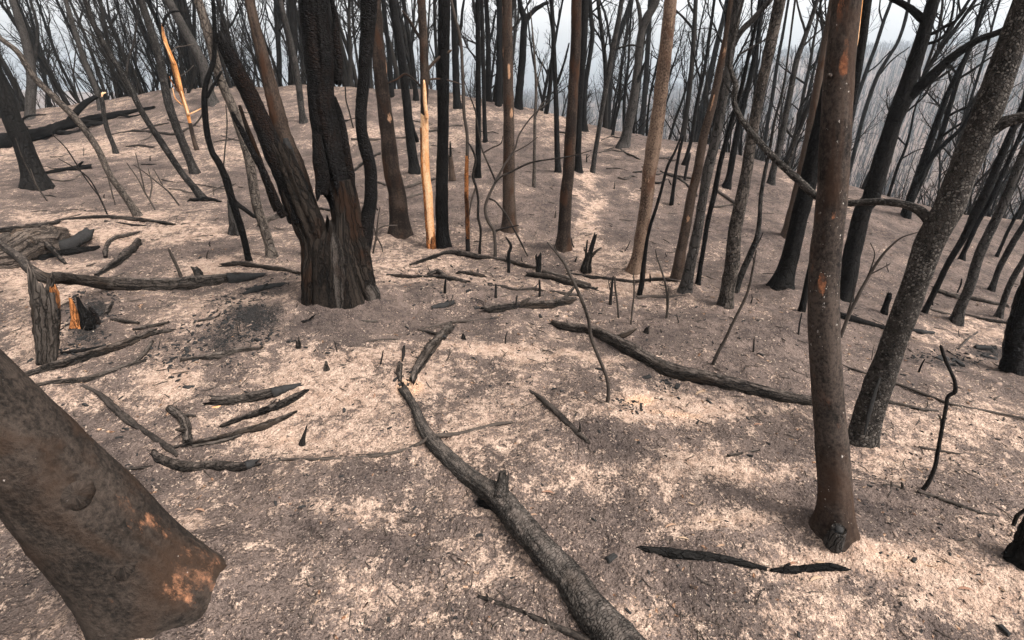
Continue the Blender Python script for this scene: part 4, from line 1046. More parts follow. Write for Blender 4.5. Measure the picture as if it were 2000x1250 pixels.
LOGS = [
 ('long charred log running out of the bottom edge, with a stub', 'logcrack', [(790,762,10),(805,790,16),(825,830,22),(850,865,29),(890,905,33),(935,945,38),(975,978,46,.03),(1010,1020,50,.03),(1060,1080,54,.02),(1110,1135,60),(1150,1185,68),(1200,1240,76),(1250,1300,84)], dict(name='fallen_log', cat='log', amp=.06, groove=.1,
    stubs=[('stub','logcrack',[(975,975,30,.06),(980,952,26,.09),(982,936,20,.12)]),('stub','black',[(978,985,30,.02),(958,988,26,.0),(942,986,18,-.01)])])),
 ('long smooth grey log ending at the scarred trunk', 'log', [(1080,632,12),(1110,640,19),(1150,646,23),(1200,666,25),(1250,696,28),(1300,722,32),(1380,741,31),(1450,756,30),(1520,773,27),(1588,785,22)], dict(name='fallen_log', cat='log', amp=.07)),
 ('short thick log lying in front of the sticks at the middle', 'log', [(948,606,14),(975,602,19),(1010,598,19),(1060,596,20),(1100,591,20),(1124,585,11)], dict(name='fallen_log', cat='log')),
 ('pale log with a black broken end resting against the charred stump', 'log', [(-10,472,11,.42),(34,501,14,.42),(60,528,16,.42),(84,541,19,.38),(134,546,23,.18),(202,550,27,.06),(269,554,29,.02),(336,556,31),(403,549,30),(455,545,26)], dict(name='fallen_log', cat='log', amp=.06,
    stubs=[('burnt_end','coal',[(446,546,28),(470,543,24),(495,540,15),(516,536,7)]),('stub','log',[(392,546,18,.02),(386,532,16,.06),(380,524,11,.08)])])),
 ('huge broken hollow log at the edge with a black hooked end', 'oldlog', [(-60,522,70),(0,505,74),(40,490,84),(68,479,84),(100,470,64),(128,462,32,.02)], dict(name='fallen_log', cat='log', groove=.5, amp=.12,
    stubs=[('burnt_end','coal',[(100,484,28,.03),(128,481,28,.03),(150,471,24,.05),(166,461,26,.06),(172,453,16,.08)]),('branch','log',[(84,470,14,.12),(100,485,12,.1),(114,500,9,.04),(129,516,6)])])),
 ('charred flat slab of wood under the huge broken log', 'black', [(60,512,16),(110,500,18),(150,492,18),(180,487,14),(192,483,6)], {}),
 ('long bare log lying below the charred stump', 'log', [(40,736,14),(101,717,22),(168,697,23),(235,676,22),(270,662,20),(298,648,14)], dict(name='fallen_log', cat='log', groove=.4, stubs=[('branch','log',[(288,655,11),(315,648,10),(340,645,6)])])),
 ('split grey branch lying just below the long bare log', 'log', [(62,754,9),(100,747,11),(134,743,12),(175,739,14),(235,718,13),(281,705,8)], dict(stubs=[('branch','log',[(262,710,9),(282,690,9),(297,668,7)])])),
 ('curved black stick below the coal bed', 'log', [(355,703,7),(380,701,13),(403,699,15),(440,692,15),(470,685,14),(512,680,7)], {}),
 ('knobbly charred stick pointing up from the pale log', 'log', [(188,538,9),(210,524,14),(228,513,17),(250,494,17),(268,476,15)], dict(stubs=[('stub','log',[(262,482,12,.03),(270,470,12,.05)])])),
 ('bent bare stick curling behind the pale log', 'log', [(207,502,9),(206,490,10),(212,474,10),(226,464,9),(250,460,9),(273,454,6)], {}),
 ('straight long dark log lying behind the huge broken log', 'log', [(-20,454,13),(40,446,14),(101,437,12),(115,430,7)], dict(name='fallen_log', cat='log')),
 ('thin pale branch across the ash behind the bent stick', 'log', [(118,430,6),(185,424,9),(230,426,10),(280,430,10),(320,435,8),(342,439,4)], dict(stubs=[('branch','stick',[(205,432,5),(250,438,5),(285,441,3)])])),
 ('charred log by the broad dark trunk', 'black', [(92,337,9),(115,333,13),(145,330,13),(174,327,11)], dict(name='fallen_log', cat='log')),
 ('great fallen tree with thick forked limbs along the clearing edge', 'black', [(-60,296,32,.08),(0,279,31,.08),(50,266,28,.1),(95,254,22,.12),(134,243,19,.1),(202,229,14,.05),(269,216,9),(300,212,5)], dict(name='fallen_tree', cat='tree', amp=.1,
    stubs=[('limb','black',[(128,246,16,.12),(150,218,15,.35),(168,200,14,.5),(186,190,11,.6)]),('limb','black',[(80,258,14,.08),(105,257,14,.05),(135,261,13,.03),(155,258,12,.05),(176,243,10,.1),(205,243,8,.1),(232,246,6,.1)]),('limb','black',[(160,236,9,.2),(200,240,8,.15),(245,238,6,.1),(280,240,4,.1)]),
           ('limb','black',[(230,222,7,.2),(255,228,6,.12),(290,222,5,.1),(330,224,4,.05)]),('limb','black',[(60,262,7,.2),(44,236,6,.4),(60,226,5,.5),(90,224,3,.55)])])),
 ('tangled dark branch lying past the top of the great fallen tree', 'stick', [(220,262,4),(260,256,6),(300,258,7),(340,262,7),(372,250,5)], dict(stubs=[('twig','stick',[(270,257,4),(300,246,4),(330,240,2)]),('twig','stick',[(300,258,4),(290,270,3),(270,276,2)])])),
 ('thin dark stick on the ash before the straight dark tree', 'stick', [(248,286,4),(275,285,6),(302,288,5)], {}),
 ('stubby charred stick at the foot of the leaning slender trunk', 'black', [(372,392,9),(390,390,10),(412,390,10),(432,394,6)], {}),
 ('blackened split log piece, upper one of the small pile', 'log', [(413,782,20),(440,783,23),(480,779,23),(520,771,22),(540,765,20)], dict(groove=.4, stubs=[('burnt_end','coal',[(532,768,22),(558,760,18),(588,751,8)]),('splinter','wood',[(432,794,6),(420,796,6),(412,796,3)])])),
 ('grey split branch in the small pile, under the black ended one', 'log', [(434,832,8),(465,820,12),(500,808,14),(540,794,17),(575,776,17),(598,764,11)], dict(groove=.5)),
 ('long splintered branch, lowest of the small pile', 'log', [(328,877,8),(365,868,11),(400,861,13),(440,852,15),(480,842,18),(520,830,19),(550,818,14),(580,804,6)], dict(groove=.5, stubs=[('splinter','log',[(376,872,7),(430,862,9),(478,848,7)])])),
 ('short thick grey stick standing across the twisted black one', 'log', [(334,797,16),(348,808,17),(360,826,17),(366,845,18),(366,864,17)], {}),
 ('long twisted black stick slanting beside the big leaning trunk', 'stick', [(160,752,5),(185,764,8),(205,780,14),(230,802,16),(255,822,16),(280,840,11),(305,858,13),(330,876,15),(346,890,9)], dict(ell=.7)),
 ('thick wavy charred stick nearest the big leaning trunk', 'log', [(303,886,14),(318,898,20),(345,908,22),(380,912,22),(420,910,20),(450,914,20),(475,911,19),(499,905,14)], dict(groove=.1, stubs=[('burnt_end','coal',[(480,910,19),(492,906,18),(500,904,13)])])),
 ('thin straight stick half hidden behind the leaning trunk', 'stick', [(212,917,6),(250,916,7),(300,911,6)], {}),
 ('broken log piece with a knot hole above the pale patch', 'log', [(804,745,9),(810,728,16),(820,709,21),(840,682,22),(857,664,21),(868,652,20),(879,638,16)], dict(stubs=[('knot','coal',[(868,660,9,.02),(868,657,8,.03)])])),
 ('small burnt fragment in line above the long charred log', 'log', [(782,746,7),(780,730,12),(781,712,9)], {}),
 ('tiny burnt fragment beside the broken log piece', 'blackstick', [(786,704,4),(788,692,7),(789,678,5)], {}),
 ('thin branch bent across the long charred log', 'stick', [(1000,826,5),(970,830,8),(940,838,8),(895,848,8),(862,850,9,.02),(842,853,9,.035),(825,864,8,.02),(800,877,8),(770,885,7),(700,893,6),(620,898,6),(560,897,5),(520,907,4)], dict(name='fallen_branch', cat='branch', wob=1.0, groove=0, stubs=[('twig','stick',[(760,886,5),(700,889,4),(630,894,3)])])),
 ('narrow charred stick with a spur on the open grey ash', 'stick', [(1030,760,4),(1048,772,8),(1070,790,11),(1095,812,13),(1120,836,12),(1148,861,10)], dict(stubs=[('twig','stick',[(1132,842,6,.02),(1133,832,4,.05),(1132,825,2,.06)])])),
 ('small grey stick on the ash left of the scarred trunk', 'log', [(1420,890,6),(1445,887,8),(1482,879,5)], {}),
 ('rough black stick with an ashy burnt end near the bottom', 'black', [(1248,1070,5),(1275,1076,17),(1310,1080,21),(1350,1083,22),(1400,1090,19),(1450,1102,15),(1496,1112,8)], dict(amp=.14)),
 ('short black stick just below the scarred trunk', 'black', [(1508,1114,6),(1530,1114,13),(1565,1112,17),(1620,1107,17),(1655,1112,8)], dict(amp=.14)),
 ('thorny thin stick beside the log at the bottom edge', 'stick', [(935,1165,5),(965,1176,9),(1010,1193,10),(1050,1210,12),(1100,1231,14),(1170,1260,15)], dict(groove=0, stubs=[('twig','stick',[(955,1172,6,.01),(950,1160,3,.03)]),('twig','stick',[(1030,1200,6,.01),(1026,1193,3,.02)]),('twig','stick',[(1072,1218,7,.01),(1068,1206,5,.03),(1066,1196,2,.05)]),('twig','stick',[(990,1186,5,.01),(996,1180,2,.02)])])),
 ('dark lying log beyond the scarred trunk', 'black', [(1640,616,13),(1668,624,15),(1694,631,13),(1725,640,10)], dict(name='fallen_log', cat='log')),
 ('grey stick behind the foot of the flaked leaning trunk', 'log', [(1725,784,9),(1760,791,10),(1797,799,10),(1830,802,6)], {}),
 ('very long thin branch running out at the edge past the bent stick', 'stick', [(1645,713,4),(1688,728,5),(1751,749,6),(1815,773,6),(1862,790,6),(1930,803,6),(2010,819,5)], dict(name='fallen_branch', cat='branch', groove=0)),
 ('thin stick lying behind the bent black stick', 'stick', [(1795,872,5),(1835,880,7),(1875,887,5)], {}),
 ('straight stick lying at the foot of the bent black stick', 'stick', [(1792,960,6),(1825,970,9),(1858,981,9),(1911,1001,9),(1949,1007,6)], dict(groove=0)),
 ('small forked stick with two nubs on grey ash', 'stick', [(1727,948,5),(1745,949,7),(1765,955,6)], dict(stubs=[('twig','stick',[(1742,949,5,.02),(1741,941,4,.04)]),('twig','stick',[(1763,953,6,.02),(1762,944,5,.04)])])),
 ('long pale log on the slope behind the grey right trunk', 'log', [(1826,566,10),(1862,578,11),(1892,582,11),(1930,590,11),(1965,597,9)], dict(name='fallen_log', cat='log')),
 ('thin lying pole below the long pale log on the slope', 'stick', [(1805,601,5),(1840,610,6),(1878,620,5)], {}),
 ('broken pole end lying by the edge trees on the slope', 'log', [(1878,612,6),(1915,622,8),(1950,628,8),(1975,632,5)], {}),
 ('charred lump of wood between the flaked trunk and bent stick', 'coal', [(1784,645,9),(1800,649,11),(1822,650,7)], {}),
 ('short slanting stick on the slope near the charred stump', 'stick', [(1873,680,4),(1890,663,5),(1910,648,4)], {}),
 # middle
 ('long thin pole lying across the knoll foot, bent over twigs', 'log', [(800,519,7),(850,501,9),(884,493,12),(934,502,12),(985,509,11),(1018,517,9),(1050,524,7)], dict(name='fallen_branch', cat='branch')),
 ('curved stick with a knobbed end below the long thin pole', 'log', [(756,537,7),(800,541,9),(850,541,10),(880,545,13),(915,553,9)], dict(stubs=[('stub','log',[(872,543,11),(855,530,10),(836,536,7)])])),
 ('thin pole continuing past the forked stump', 'log', [(1112,535,8),(1153,541,8),(1196,546,8),(1237,551,8),(1270,546,8),(1300,546,8),(1332,552,6)], dict(name='fallen_branch', cat='branch')),
 ('flat charred log lying before the short split stump', 'log', [(1030,536,9),(1069,541,14),(1119,556,14),(1165,566,8)], dict(name='fallen_log', cat='log', stubs=[('branch','log',[(1060,530,7),(1106,543,9),(1150,556,7)])])),
 ('dark stick between the flat charred log and the short thick log', 'stick', [(1076,569,5),(1100,573,8),(1120,576,8),(1132,578,5)], {}),
 ('black lump of charred wood in front of the split trunk', 'coal', [(843,602,8),(862,598,14),(884,591,9)], {}),
 ('knobby dark log piece right of the curved stick', 'log', [(896,533,9),(915,535,13),(930,538,12),(946,539,7)], {}),
 ('dark stick lying behind the short thick log', 'stick', [(955,558,7),(985,561,9),(1010,566,5),(1045,565,8),(1062,569,5)], {}),
 ('thin stick lying above the broken log piece', 'stick', [(817,645,5),(850,637,5),(884,629,5),(930,626,5),(972,620,3)], dict(groove=0, stubs=[('twig','stick',[(820,645,5),(840,649,6),(862,654,6)])])),
 ('short charred stick in front of the huge many-stemmed tree', 'log', [(645,622,7),(665,626,10),(700,628,10),(737,629,7)], {}),
 ('stubby charred bit beside the short stick before the huge tree', 'blackstick', [(590,628,6),(602,627,10),(616,627,7)], {}),
 ('faint thin stick on the ash under the huge tree', 'stick', [(718,666,3),(745,663,5),(775,662,3)], {}),
 ('stick running under the pitch black flared trunk toward the poles', 'stick', [(1244,580,6),(1270,579,7),(1294,580,7),(1344,578,5)], {}),
 ('charred log on the knoll side left of the smooth brown trunk', 'log', [(690,335,6),(715,315,8),(740,300,7)], {}),
 ('pole lying on the knoll behind the smooth brown trunk', 'log', [(786,368,6),(820,358,8),(848,350,6)], {}),
 ('short pole on the knoll above the split trunk', 'stick', [(688,272,5),(720,273,6),(745,272,4),(795,268,4)], {}),
 ('thin pole on the knoll top behind the split trunk', 'stick', [(835,257,4),(870,249,5),(903,245,4)], {}),
 ('dark log pile remnant on the knoll shoulder', 'log', [(1300,338,4),(1330,345,6),(1370,352,5)], {}),
 ('slanting pole on the knoll shoulder behind the leaning pair', 'stick', [(1290,335,4),(1330,352,6),(1360,382,5)], {}),
 ('pole lying between the mottled trunk and the leaning pair', 'stick', [(1395,368,5),(1420,385,7),(1440,400,6)], {}),
 ('charred branch lying behind the coal bed by the huge tree', 'log', [(432,518,8),(470,516,14),(500,520,12),(540,525,11),(585,533,6)], {}),
 ('burnt lump lying left of the huge tree above the coal bed', 'coal', [(478,574,7),(500,566,16),(530,560,13),(558,555,8)], {}),
 ('small dark stick at the edge of the coal bed', 'log', [(386,627,6),(410,623,9),(432,618,6)], {}),
 ('small charred stick above the curved black stick', 'log', [(260,643,6),(290,638,9),(328,630,6)], {}),
 ('charred stick lying beside the broken stump fragment', 'log', [(216,624,8),(240,626,9),(270,630,6)], {}),
 ('short upright grey splinter beside the broken stump fragment', 'log', [(207,614,9),(212,602,11),(220,590,8)], {}),
 ('charred piece lying under the charred stump', 'black', [(120,690,7),(150,687,10),(195,679,7)], {}),
 ('dark log piece behind the black broken stem of the huge tree', 'log', [(600,412,8),(622,408,10),(646,411,6)], dict(cap1='flat')),
 ('grey pole lying behind the grey trunk and the huge tree', 'log', [(506,440,9),(530,428,12),(556,420,11)], {}),
]
_r = np.random.RandomState(21)
for n in range(46):     # sticks strewn over the knoll, each named by the trunk it lies nearest to
    u = _r.uniform(20, 1500); v0 = np.interp(u, [0, 300, 800, 1000, 1200, 1500], [250, 200, 190, 215, 265, 340])
    v = v0 + _r.uniform(4, 1) * 0 + (470 - v0) * _r.rand() ** 1.3 * .7 + 6
    L = _r.uniform(8, 34); a = _r.normal() * .25
    w = _r.uniform(2.2, 5) * np.interp(v, [180, 450], [.7, 1.3])
    pth = [(u - L, v - a * L, w * .8), (u - L * .2, v + _r.normal() * 2, w), (u + L * .4, v + a * L * .4 + _r.normal() * 2, w), (u + L, v + a * L, w * .5)]
    nb = min([q for q in TREES if q[1]], key=lambda q: abs(q[0] - u))
    far = 'close under the crest' if v < v0 + 50 else ('halfway down the knoll' if v < v0 + 110 else 'low on the knoll')
    side_ = 'left' if u < nb[0] else 'right'
    LOGS.append(('%s burnt stick %s, just %s of the %s' % ('short' if L < 18 else 'long', far, side_, nb[1]), 'stick' if n % 3 else 'log', pth, dict(group='sticks strewn on the knoll', groove=.1)))
for lab, mat, path, ex in LOGS:
    log(lab, mat, path, **ex)

# ------------------------------------------------------------------ upright sticks, saplings and stumps
def upright(label, mat, paths, name='burnt_sapling', cat='sapling', group=None, cap='point', amp=.08, wob=.8):
    base, _ = ground(paths[0][0][0], paths[0][0][1])
    e = put(name, None, loc=base, label=label, cat=cat, group=group); e.empty_display_size = .1
    for k, pth in enumerate(paths):
        m = mat
        if isinstance(pth, tuple): m, pth = pth
        P, Rr = plane_path(pth, base)
        if k == 0: P = np.vstack([P[0] + np.array([0, 0, -.05]), P]); Rr = np.r_[Rr[0], Rr]
        mb = MB(); mb.add(*tube(P, Rr, int(min(24, max(7, pth[0][2] * .9))), max(.008, float(np.median(Rr)) * 1.0), amp, cap1=cap if k == 0 else 'point', wob=wob, fine=.04))
        put('stem' if k == 0 else 'branch', mb.mesh('stem' if k == 0 else 'branch', M[m], origin=base), e)
    return e

UP = [
 ('tall thin curved dead stem standing alone in the open ash', 'stick', [[(1185,788,8),(1188,765,7),(1187,745,7),(1180,723,7),(1166,692,7),(1154,660,7),(1147,618,7),(1127,566,6.5),(1112,535,6),(1102,514,6),(1085,492,5),(1069,474,3)],[(1102,514,4),(1090,498,4),(1082,478,2)]]),
 ('slender leaning dead stem in front of the mottled trunk', 'stick', [[(1393,713,8),(1402,690,7),(1415,666,7),(1432,629,6),(1455,582,6),(1464,555,5),(1469,531,5),(1477,489,3)],[(1408,680,3),(1407,672,2)]]),
 ('black zigzag dead stem rising from the ash at the right', 'blackstick', [[(1804,957,11),(1814,942,10),(1826,912,9),(1832,880,9),(1838,846,9),(1844,815,8),(1849,792,9),(1853,774,9),(1866,766,10),(1866,746,9),(1858,727,8),(1849,709,8),(1842,692,8),(1837,676,7)],[(1838,845,5),(1838,820,3),(1836,812,2)]]),
 ('branching dead sapling with long bare arms at the knoll foot', 'stick', [[(968,500,7.5),(966,470,6.8),(964,450,6.8),(952,430,6.8),(948,405,6.0),(955,383,6.0),(968,356,5.2),(985,323,4.5),(1005,292,3.8),(1015,262,3.0),(1042,225,3.0),(1069,202,2.2)],
   [(966,358,4.5),(980,345,3.8),(998,336,3.8),(1035,319,3.8),(1070,312,3.0),(1096,309,3.0),(1125,303,2.2),(1155,294,1.5)],[(968,355,3.8),(955,322,3.8),(941,289,3.8),(932,245,3.0),(928,215,3.0),(914,178,2.2),(900,140,1.5)],
   ('stick', [(955,388,3.8),(968,394,3.8),(988,417,3.8),(1001,440,3.8),(1012,464,3.8),(1028,495,3.0),(1043,521,2.2)]),[(966,452,4.5),(985,446,3.8),(1013,440,2.2)],[(1000,300,2.2),(1030,283,2.2),(1050,268,1.5)],[(943,300,3.0),(962,288,3.0),(978,280,2.2),(982,266,1.5)]]),
 ('pale twisting sapling next to the orange stemmed one', 'stick', [[(936,499,6),(939,470,5),(939,447,5),(934,424,5),(934,390,5),(930,366,5),(923,343,5),(928,312,5),(921,290,4),(914,279,3)],[(930,366,4),(922,390,4),(918,410,3),(917,420,2)]]),
 ('short black hooked stick at the knoll foot', 'blackstick', [[(993,531,7),(993,510,7),(993,494,7),(997,480,6),(988,464,3)]]),
 ('thin black stick stump before the forked stump', 'blackstick', [[(1054,581,5),(1054,565,5),(1053,548,4)]]),
 ('slim pointed stick left of the pale streaked trunk', 'blackstick', [[(1192,594,7),(1195,565,6),(1198,540,3)]]),
 ('thin bent stick close by the slim pointed stick', 'stick', [[(1208,619,4),(1205,590,4),(1201,560,4),(1201,541,3)]]),
 ('wire thin stem before the pale streaked trunk', 'stick', [[(1232,633,4),(1235,605,4),(1238,580,3.5),(1238,550,3),(1237,535,2)]]),
 ('black shoot leaning against the pale streaked trunk', 'blackstick', [[(1250,575,12),(1253,545,11),(1256,514,9),(1262,475,7),(1270,440,7),(1280,410,7),(1291,375,6),(1304,325,6),(1318,297,5),(1330,268,4)]]),
 ('thin stem with a kink before the leaning pair', 'stick', [[(1301,621,5),(1304,595,5),(1306,563,4)],[(1303,600,3),(1301,561,4),(1293,530,4),(1284,504,3),(1280,488,2)]]),
 ('short thin stub between the thin stem and the long grey log', 'blackstick', [[(869,572,6),(869,560,5),(870,546,4)]]),
 ('short stub in front of the dark lying stick', 'blackstick', [[(968,583,6),(968,570,5),(968,556,4)]]),
 ('small stick poking up behind the short thick log', 'blackstick', [[(1008,606,6),(1008,592,4),(1010,578,3)]]),
 ('pointed black shard standing on the ash near the small pile', 'blackstick', [[(592,866,14),(594,855,9),(597,843,5),(600,831,2)]]),
 ('slim dark stick standing behind the pale log', 'stick', [[(354,541,8),(346,522,7),(337,503,7),(329,487,5)]]),
 ('thin stub on the ash near the slender leaning stem', 'blackstick', [[(1471,685,4),(1472,672,4),(1473,660,2)]]),
 ('thin stem close in front of the scarred trunk', 'blackstick', [[(1558,655,5),(1561,635,4),(1566,612,3)]]),
 ('long bowed sapling between the scarred trunk and flaked trunk', 'stick', [[(1643,657,8),(1652,630,8),(1661,608,8),(1678,573,8),(1694,545,7),(1711,517,7),(1728,494,6),(1745,477,5),(1762,464,4),(1792,454,3)],[(1655,615,4),(1665,580,3),(1672,555,2)],[(1700,535,4),(1720,525,3),(1738,515,2)],[(1690,550,4),(1702,520,3),(1708,495,2),(1700,475,2)]]),
 ('pair of black sticks crossing on the knoll shoulder', 'blackstick', [[(1311,401,9),(1315,370,7),(1322,330,7),(1334,266,5)],[(1300,430,5),(1308,400,5),(1320,330,5),(1328,280,3)]]),
 ('black snag stick behind the leaning pair', 'blackstick', [[(1336,352,6),(1341,325,6),(1346,302,6)],[(1344,310,4),(1348,300,3)]]),
 ('curved dark shoot cut off by the edge above the dark stump foot', 'blackstick', [[(1978,1028,9),(1986,1008,10),(1998,998,9),(2015,985,8)]]),
 ('thin stem low on the falling slope by the lying pole', 'blackstick', [[(1870,570,4),(1876,556,4),(1878,545,3)]]),
 ('small leaning stick near the charred stump fragments', 'blackstick', [[(1795,724,5),(1800,712,4),(1806,702,3)]]),
 ('slim hanging dead shoot behind the sinuous black stem', 'stick', [[(690,250,3),(684,225,3),(676,195,3),(674,170,3)]]),
 ('spindly dead shrub beside the foot of the huge tree', 'stick', [[(728,495,4),(735,460,4),(738,430,3),(742,405,2)],[(735,460,3),(745,480,3),(748,492,2)],[(735,450,3),(750,442,3),(775,440,2)],[(736,470,3),(730,440,2)]]),
 ('spindly shrub on the ash between the two leaning grey trunks', 'stick', [[(303,410,4),(285,380,4),(270,350,3),(248,318,2)],[(285,380,3),(275,340,3),(265,300,2)],[(292,392,3),(296,360,3),(290,330,2)]]),
 ('thin bare shoots in front of the broad dark trunk', 'stick', [[(210,418,4),(195,385,4),(175,350,3),(150,330,3),(115,310,2)],[(195,385,3),(165,345,3),(130,290,3),(100,260,2)]]),
 ('tall wiry shoot left of the spindly shrub', 'stick', [[(222,388,3.5),(212,350,3.5),(195,300,3),(165,250,2)],[(212,350,3),(205,320,2)]]),
 ('wiry shoots before the long grey leaning trunk', 'stick', [[(92,392,4),(70,360,4),(45,310,3),(30,270,2)],[(70,360,3),(60,330,2)]]),
 ('bare shoot standing in front of the straight dark tree', 'stick', [[(350,402,4),(330,375,4),(300,350,3),(262,322,2)],[(318,362,3),(300,330,2)]]),
 ('upright wiry shoot right of the crooked black tree', 'stick', [[(436,330,3),(440,290,3),(443,240,3),(441,205,2)]]),
]
_r2 = np.random.RandomState(64)
for n in range(60):     # small burnt seedling stubs
    u = _r2.uniform(150, 1980); v0 = np.interp(u, [0, 300, 800, 1000, 1200, 1500, 1700, 2000], [300, 230, 210, 240, 290, 370, 430, 480])
    v = v0 + (720 - v0) * _r2.rand() ** .8
    hgt = _r2.uniform(7, 24) * np.interp(v, [200, 700], [.6, 1.3]); ln = _r2.normal() * .25
    nb = min([q for q in TREES if q[1]], key=lambda q: abs(q[0] - u))
    far = 'up on the knoll' if v < v0 + 90 else ('at the knoll foot' if v < v0 + 220 else 'on the open ash')
    w = _r2.uniform(2, 4)
    ps = [[(u, v, w), (u + ln * hgt * .5 + _r2.normal(), v - hgt * .5, w * .8), (u + ln * hgt, v - hgt, w * .5)]]
    if n % 3 == 0: ps.append([(u + ln * hgt * .5, v - hgt * .5, w * .6), (u + ln * hgt * .5 + _r2.normal() * 5, v - hgt * .9, w * .3)])
    UP.append(('tiny %s burnt seedling %s, %s of the %s' % ('forked' if n % 3 == 0 else ('straight' if abs(ln) < .15 else 'leaning'), far, 'left' if u < nb[0] else 'right', nb[1]), 'blackstick' if n % 2 else 'stick', ps))
for lab, mat, paths in UP:
    nm, cat = ('standing_stick', 'stick') if ('stick' in lab or 'stub' in lab or 'shard' in lab) else (('burnt_shrub', 'shrub') if 'shrub' in lab else ('burnt_sapling', 'sapling'))
    upright(lab, mat, paths, nm, cat, 'burnt seedlings' if 'seedling' in lab else None)

def stump(label, mat, paths, name='stump', cat='stump', ell=1.0):
    base, _ = ground(paths[0][1][0][0], paths[0][1][0][1])
    e = put(name, None, loc=base, label=label, cat=cat); e.empty_display_size = .1
    for nm, pth, m, kw in paths:
        P, Rr = plane_path(pth, base)
        kw = dict(dict(amp=.12, fine=.08, cap1='broken', groove=.25), **kw)
        mb = MB(); mb.add(*tube(P, Rr, int(min(64, max(9, pth[0][2] * 1.1))), max(.008, float(np.median(Rr)) * .22), **kw))
        put(nm, mb.mesh(nm, M[m], origin=base), e)
    return e
stump('charred upright stump slab with an orange splintered edge', 'gator', [
  ('body', [(92,712,50),(92,690,52),(91,660,60),(88,620,66),(86,585,70),(85,562,70)], 'log', dict(ell=.5, amp=.16, fine=.12)),
  ('splintered_edge', [(112,650,8,-.02),(110,620,18,-.03),(106,590,26,-.035),(103,566,24,-.035),(101,558,14,-.03)], 'orange', dict(ell=.5))])
stump('crumbled orange and black stump fragment among coals', 'orange', [
  ('body', [(150,642,30),(147,620,18),(142,600,13),(138,584,7)], 'orange', dict()),
  ('charred_side', [(172,636,34,-.04),(168,618,28,-.04),(156,596,14,-.04),(150,578,6,-.04)], 'black', dict()),
  ('charred_side', [(186,630,22,-.02),(182,612,16,-.02),(176,602,8,-.02)], 'gator', dict())])
stump('forked stump with two prongs at the knoll foot', 'log', [
  ('body', [(1144,530,24),(1146,515,18),(1150,503,14),(1152,495,10)], 'log', dict()),
  ('prong', [(1151,500,10),(1157,478,9),(1163,458,7)], 'black', dict()), ('prong', [(1144,512,6),(1145,490,5),(1147,470,3)], 'black', dict(cap1='point')), ('prong', [(1153,504,7),(1163,492,6),(1174,484,3)], 'log', dict(cap1='point'))])
stump('short black stump with a forked top at the knoll foot', 'black', [
  ('body', [(1051,534,12),(1052,518,11),(1052,502,11)], 'black', dict()), ('prong', [(1055,508,5),(1056,500,4),(1056,494,2)], 'black', dict(cap1='point')), ('prong', [(1048,508,5),(1047,500,4),(1048,497,2)], 'black', dict(cap1='point'))])
stump('black snag stump behind the flaked leaning trunk', 'black', [('body', [(1726,614,18),(1730,598,13),(1735,583,13),(1738,572,9)], 'black', dict())])
stump('splintered dark stump right behind the black trunk', 'brown', [('body', [(884,352,14),(882,330,11),(880,305,8)], 'brown', dict()), ('prong', [(880,320,7),(880,295,5),(879,276,2)], 'black', dict(cap1='point'))])
stump('dark flared stump behind the crooked black tree', 'grey', [('body', [(462,457,36),(458,440,22),(453,418,16),(450,395,12)], 'grey', dict())])
stump('charred leaning trunk cut off by the edge, rust brown bark', 'brown', [
  ('trunk', [(1976,728,58),(1980,700,50),(1984,665,50),(1998,610,52),(2014,560,50),(2040,490,46),(2070,400,42),(2120,250,36)], 'gator', dict(amp=.08))])
stump('black tree foot with pale grit at the lower edge', 'black', [
  ('trunk', [(1998,1095,90),(2006,1070,62),(2020,1030,52),(2050,960,48),(2100,840,44),(2180,650,40)], 'black', dict(amp=.08))])
stump('small black cone of burnt root on the ash', 'coal', [('body', [(1262,650,14),(1264,642,8),(1268,637,3)], 'log', dict(cap1='point'))])
stump('small dark root nub in front of the huge tree', 'coal', [('body', [(584,680,13),(583,672,10),(582,664,8)], 'log', dict())])
stump('small ashy root nub beside the broken log piece', 'coal', [('body', [(905,664,11),(905,658,8),(904,652,4)], 'log', dict())])
stump('ash dusted root nub near the small grey stick', 'coal', [('body', [(638,724,14),(637,716,10),(637,708,5)], 'log', dict())])

# ------------------------------------------------------------------ charcoal, leaves, litter
def shard(c, s, rng, flat=.6):
    """One irregular chunk: a squashed, jittered octahedron-like block."""
    v = np.array([(-1,-.6,-.5),(1,-.5,-.5),(.9,.6,-.5),(-.8,.7,-.5),(-.8,-.5,.5),(.7,-.4,.6),(.8,.5,.4),(-.6,.5,.55)], float)
    v = v * (1 + .5 * (rng.rand(8, 3) - .5)) * np.array([s, s * rng.uniform(.4, .8), s * flat])
    a = rng.uniform(0, 6.28); ca, sa = math.cos(a), math.sin(a)
    v = np.c_[v[:, 0] * ca - v[:, 1] * sa, v[:, 0] * sa + v[:, 1] * ca, v[:, 2]]
    b = rng.normal() * .25; v[:, 2] += v[:, 0] * b
    return v + c
SQ = np.array([(0,3,2,1),(4,5,6,7),(0,1,5,4),(1,2,6,5),(2,3,7,6),(3,0,4,7)])

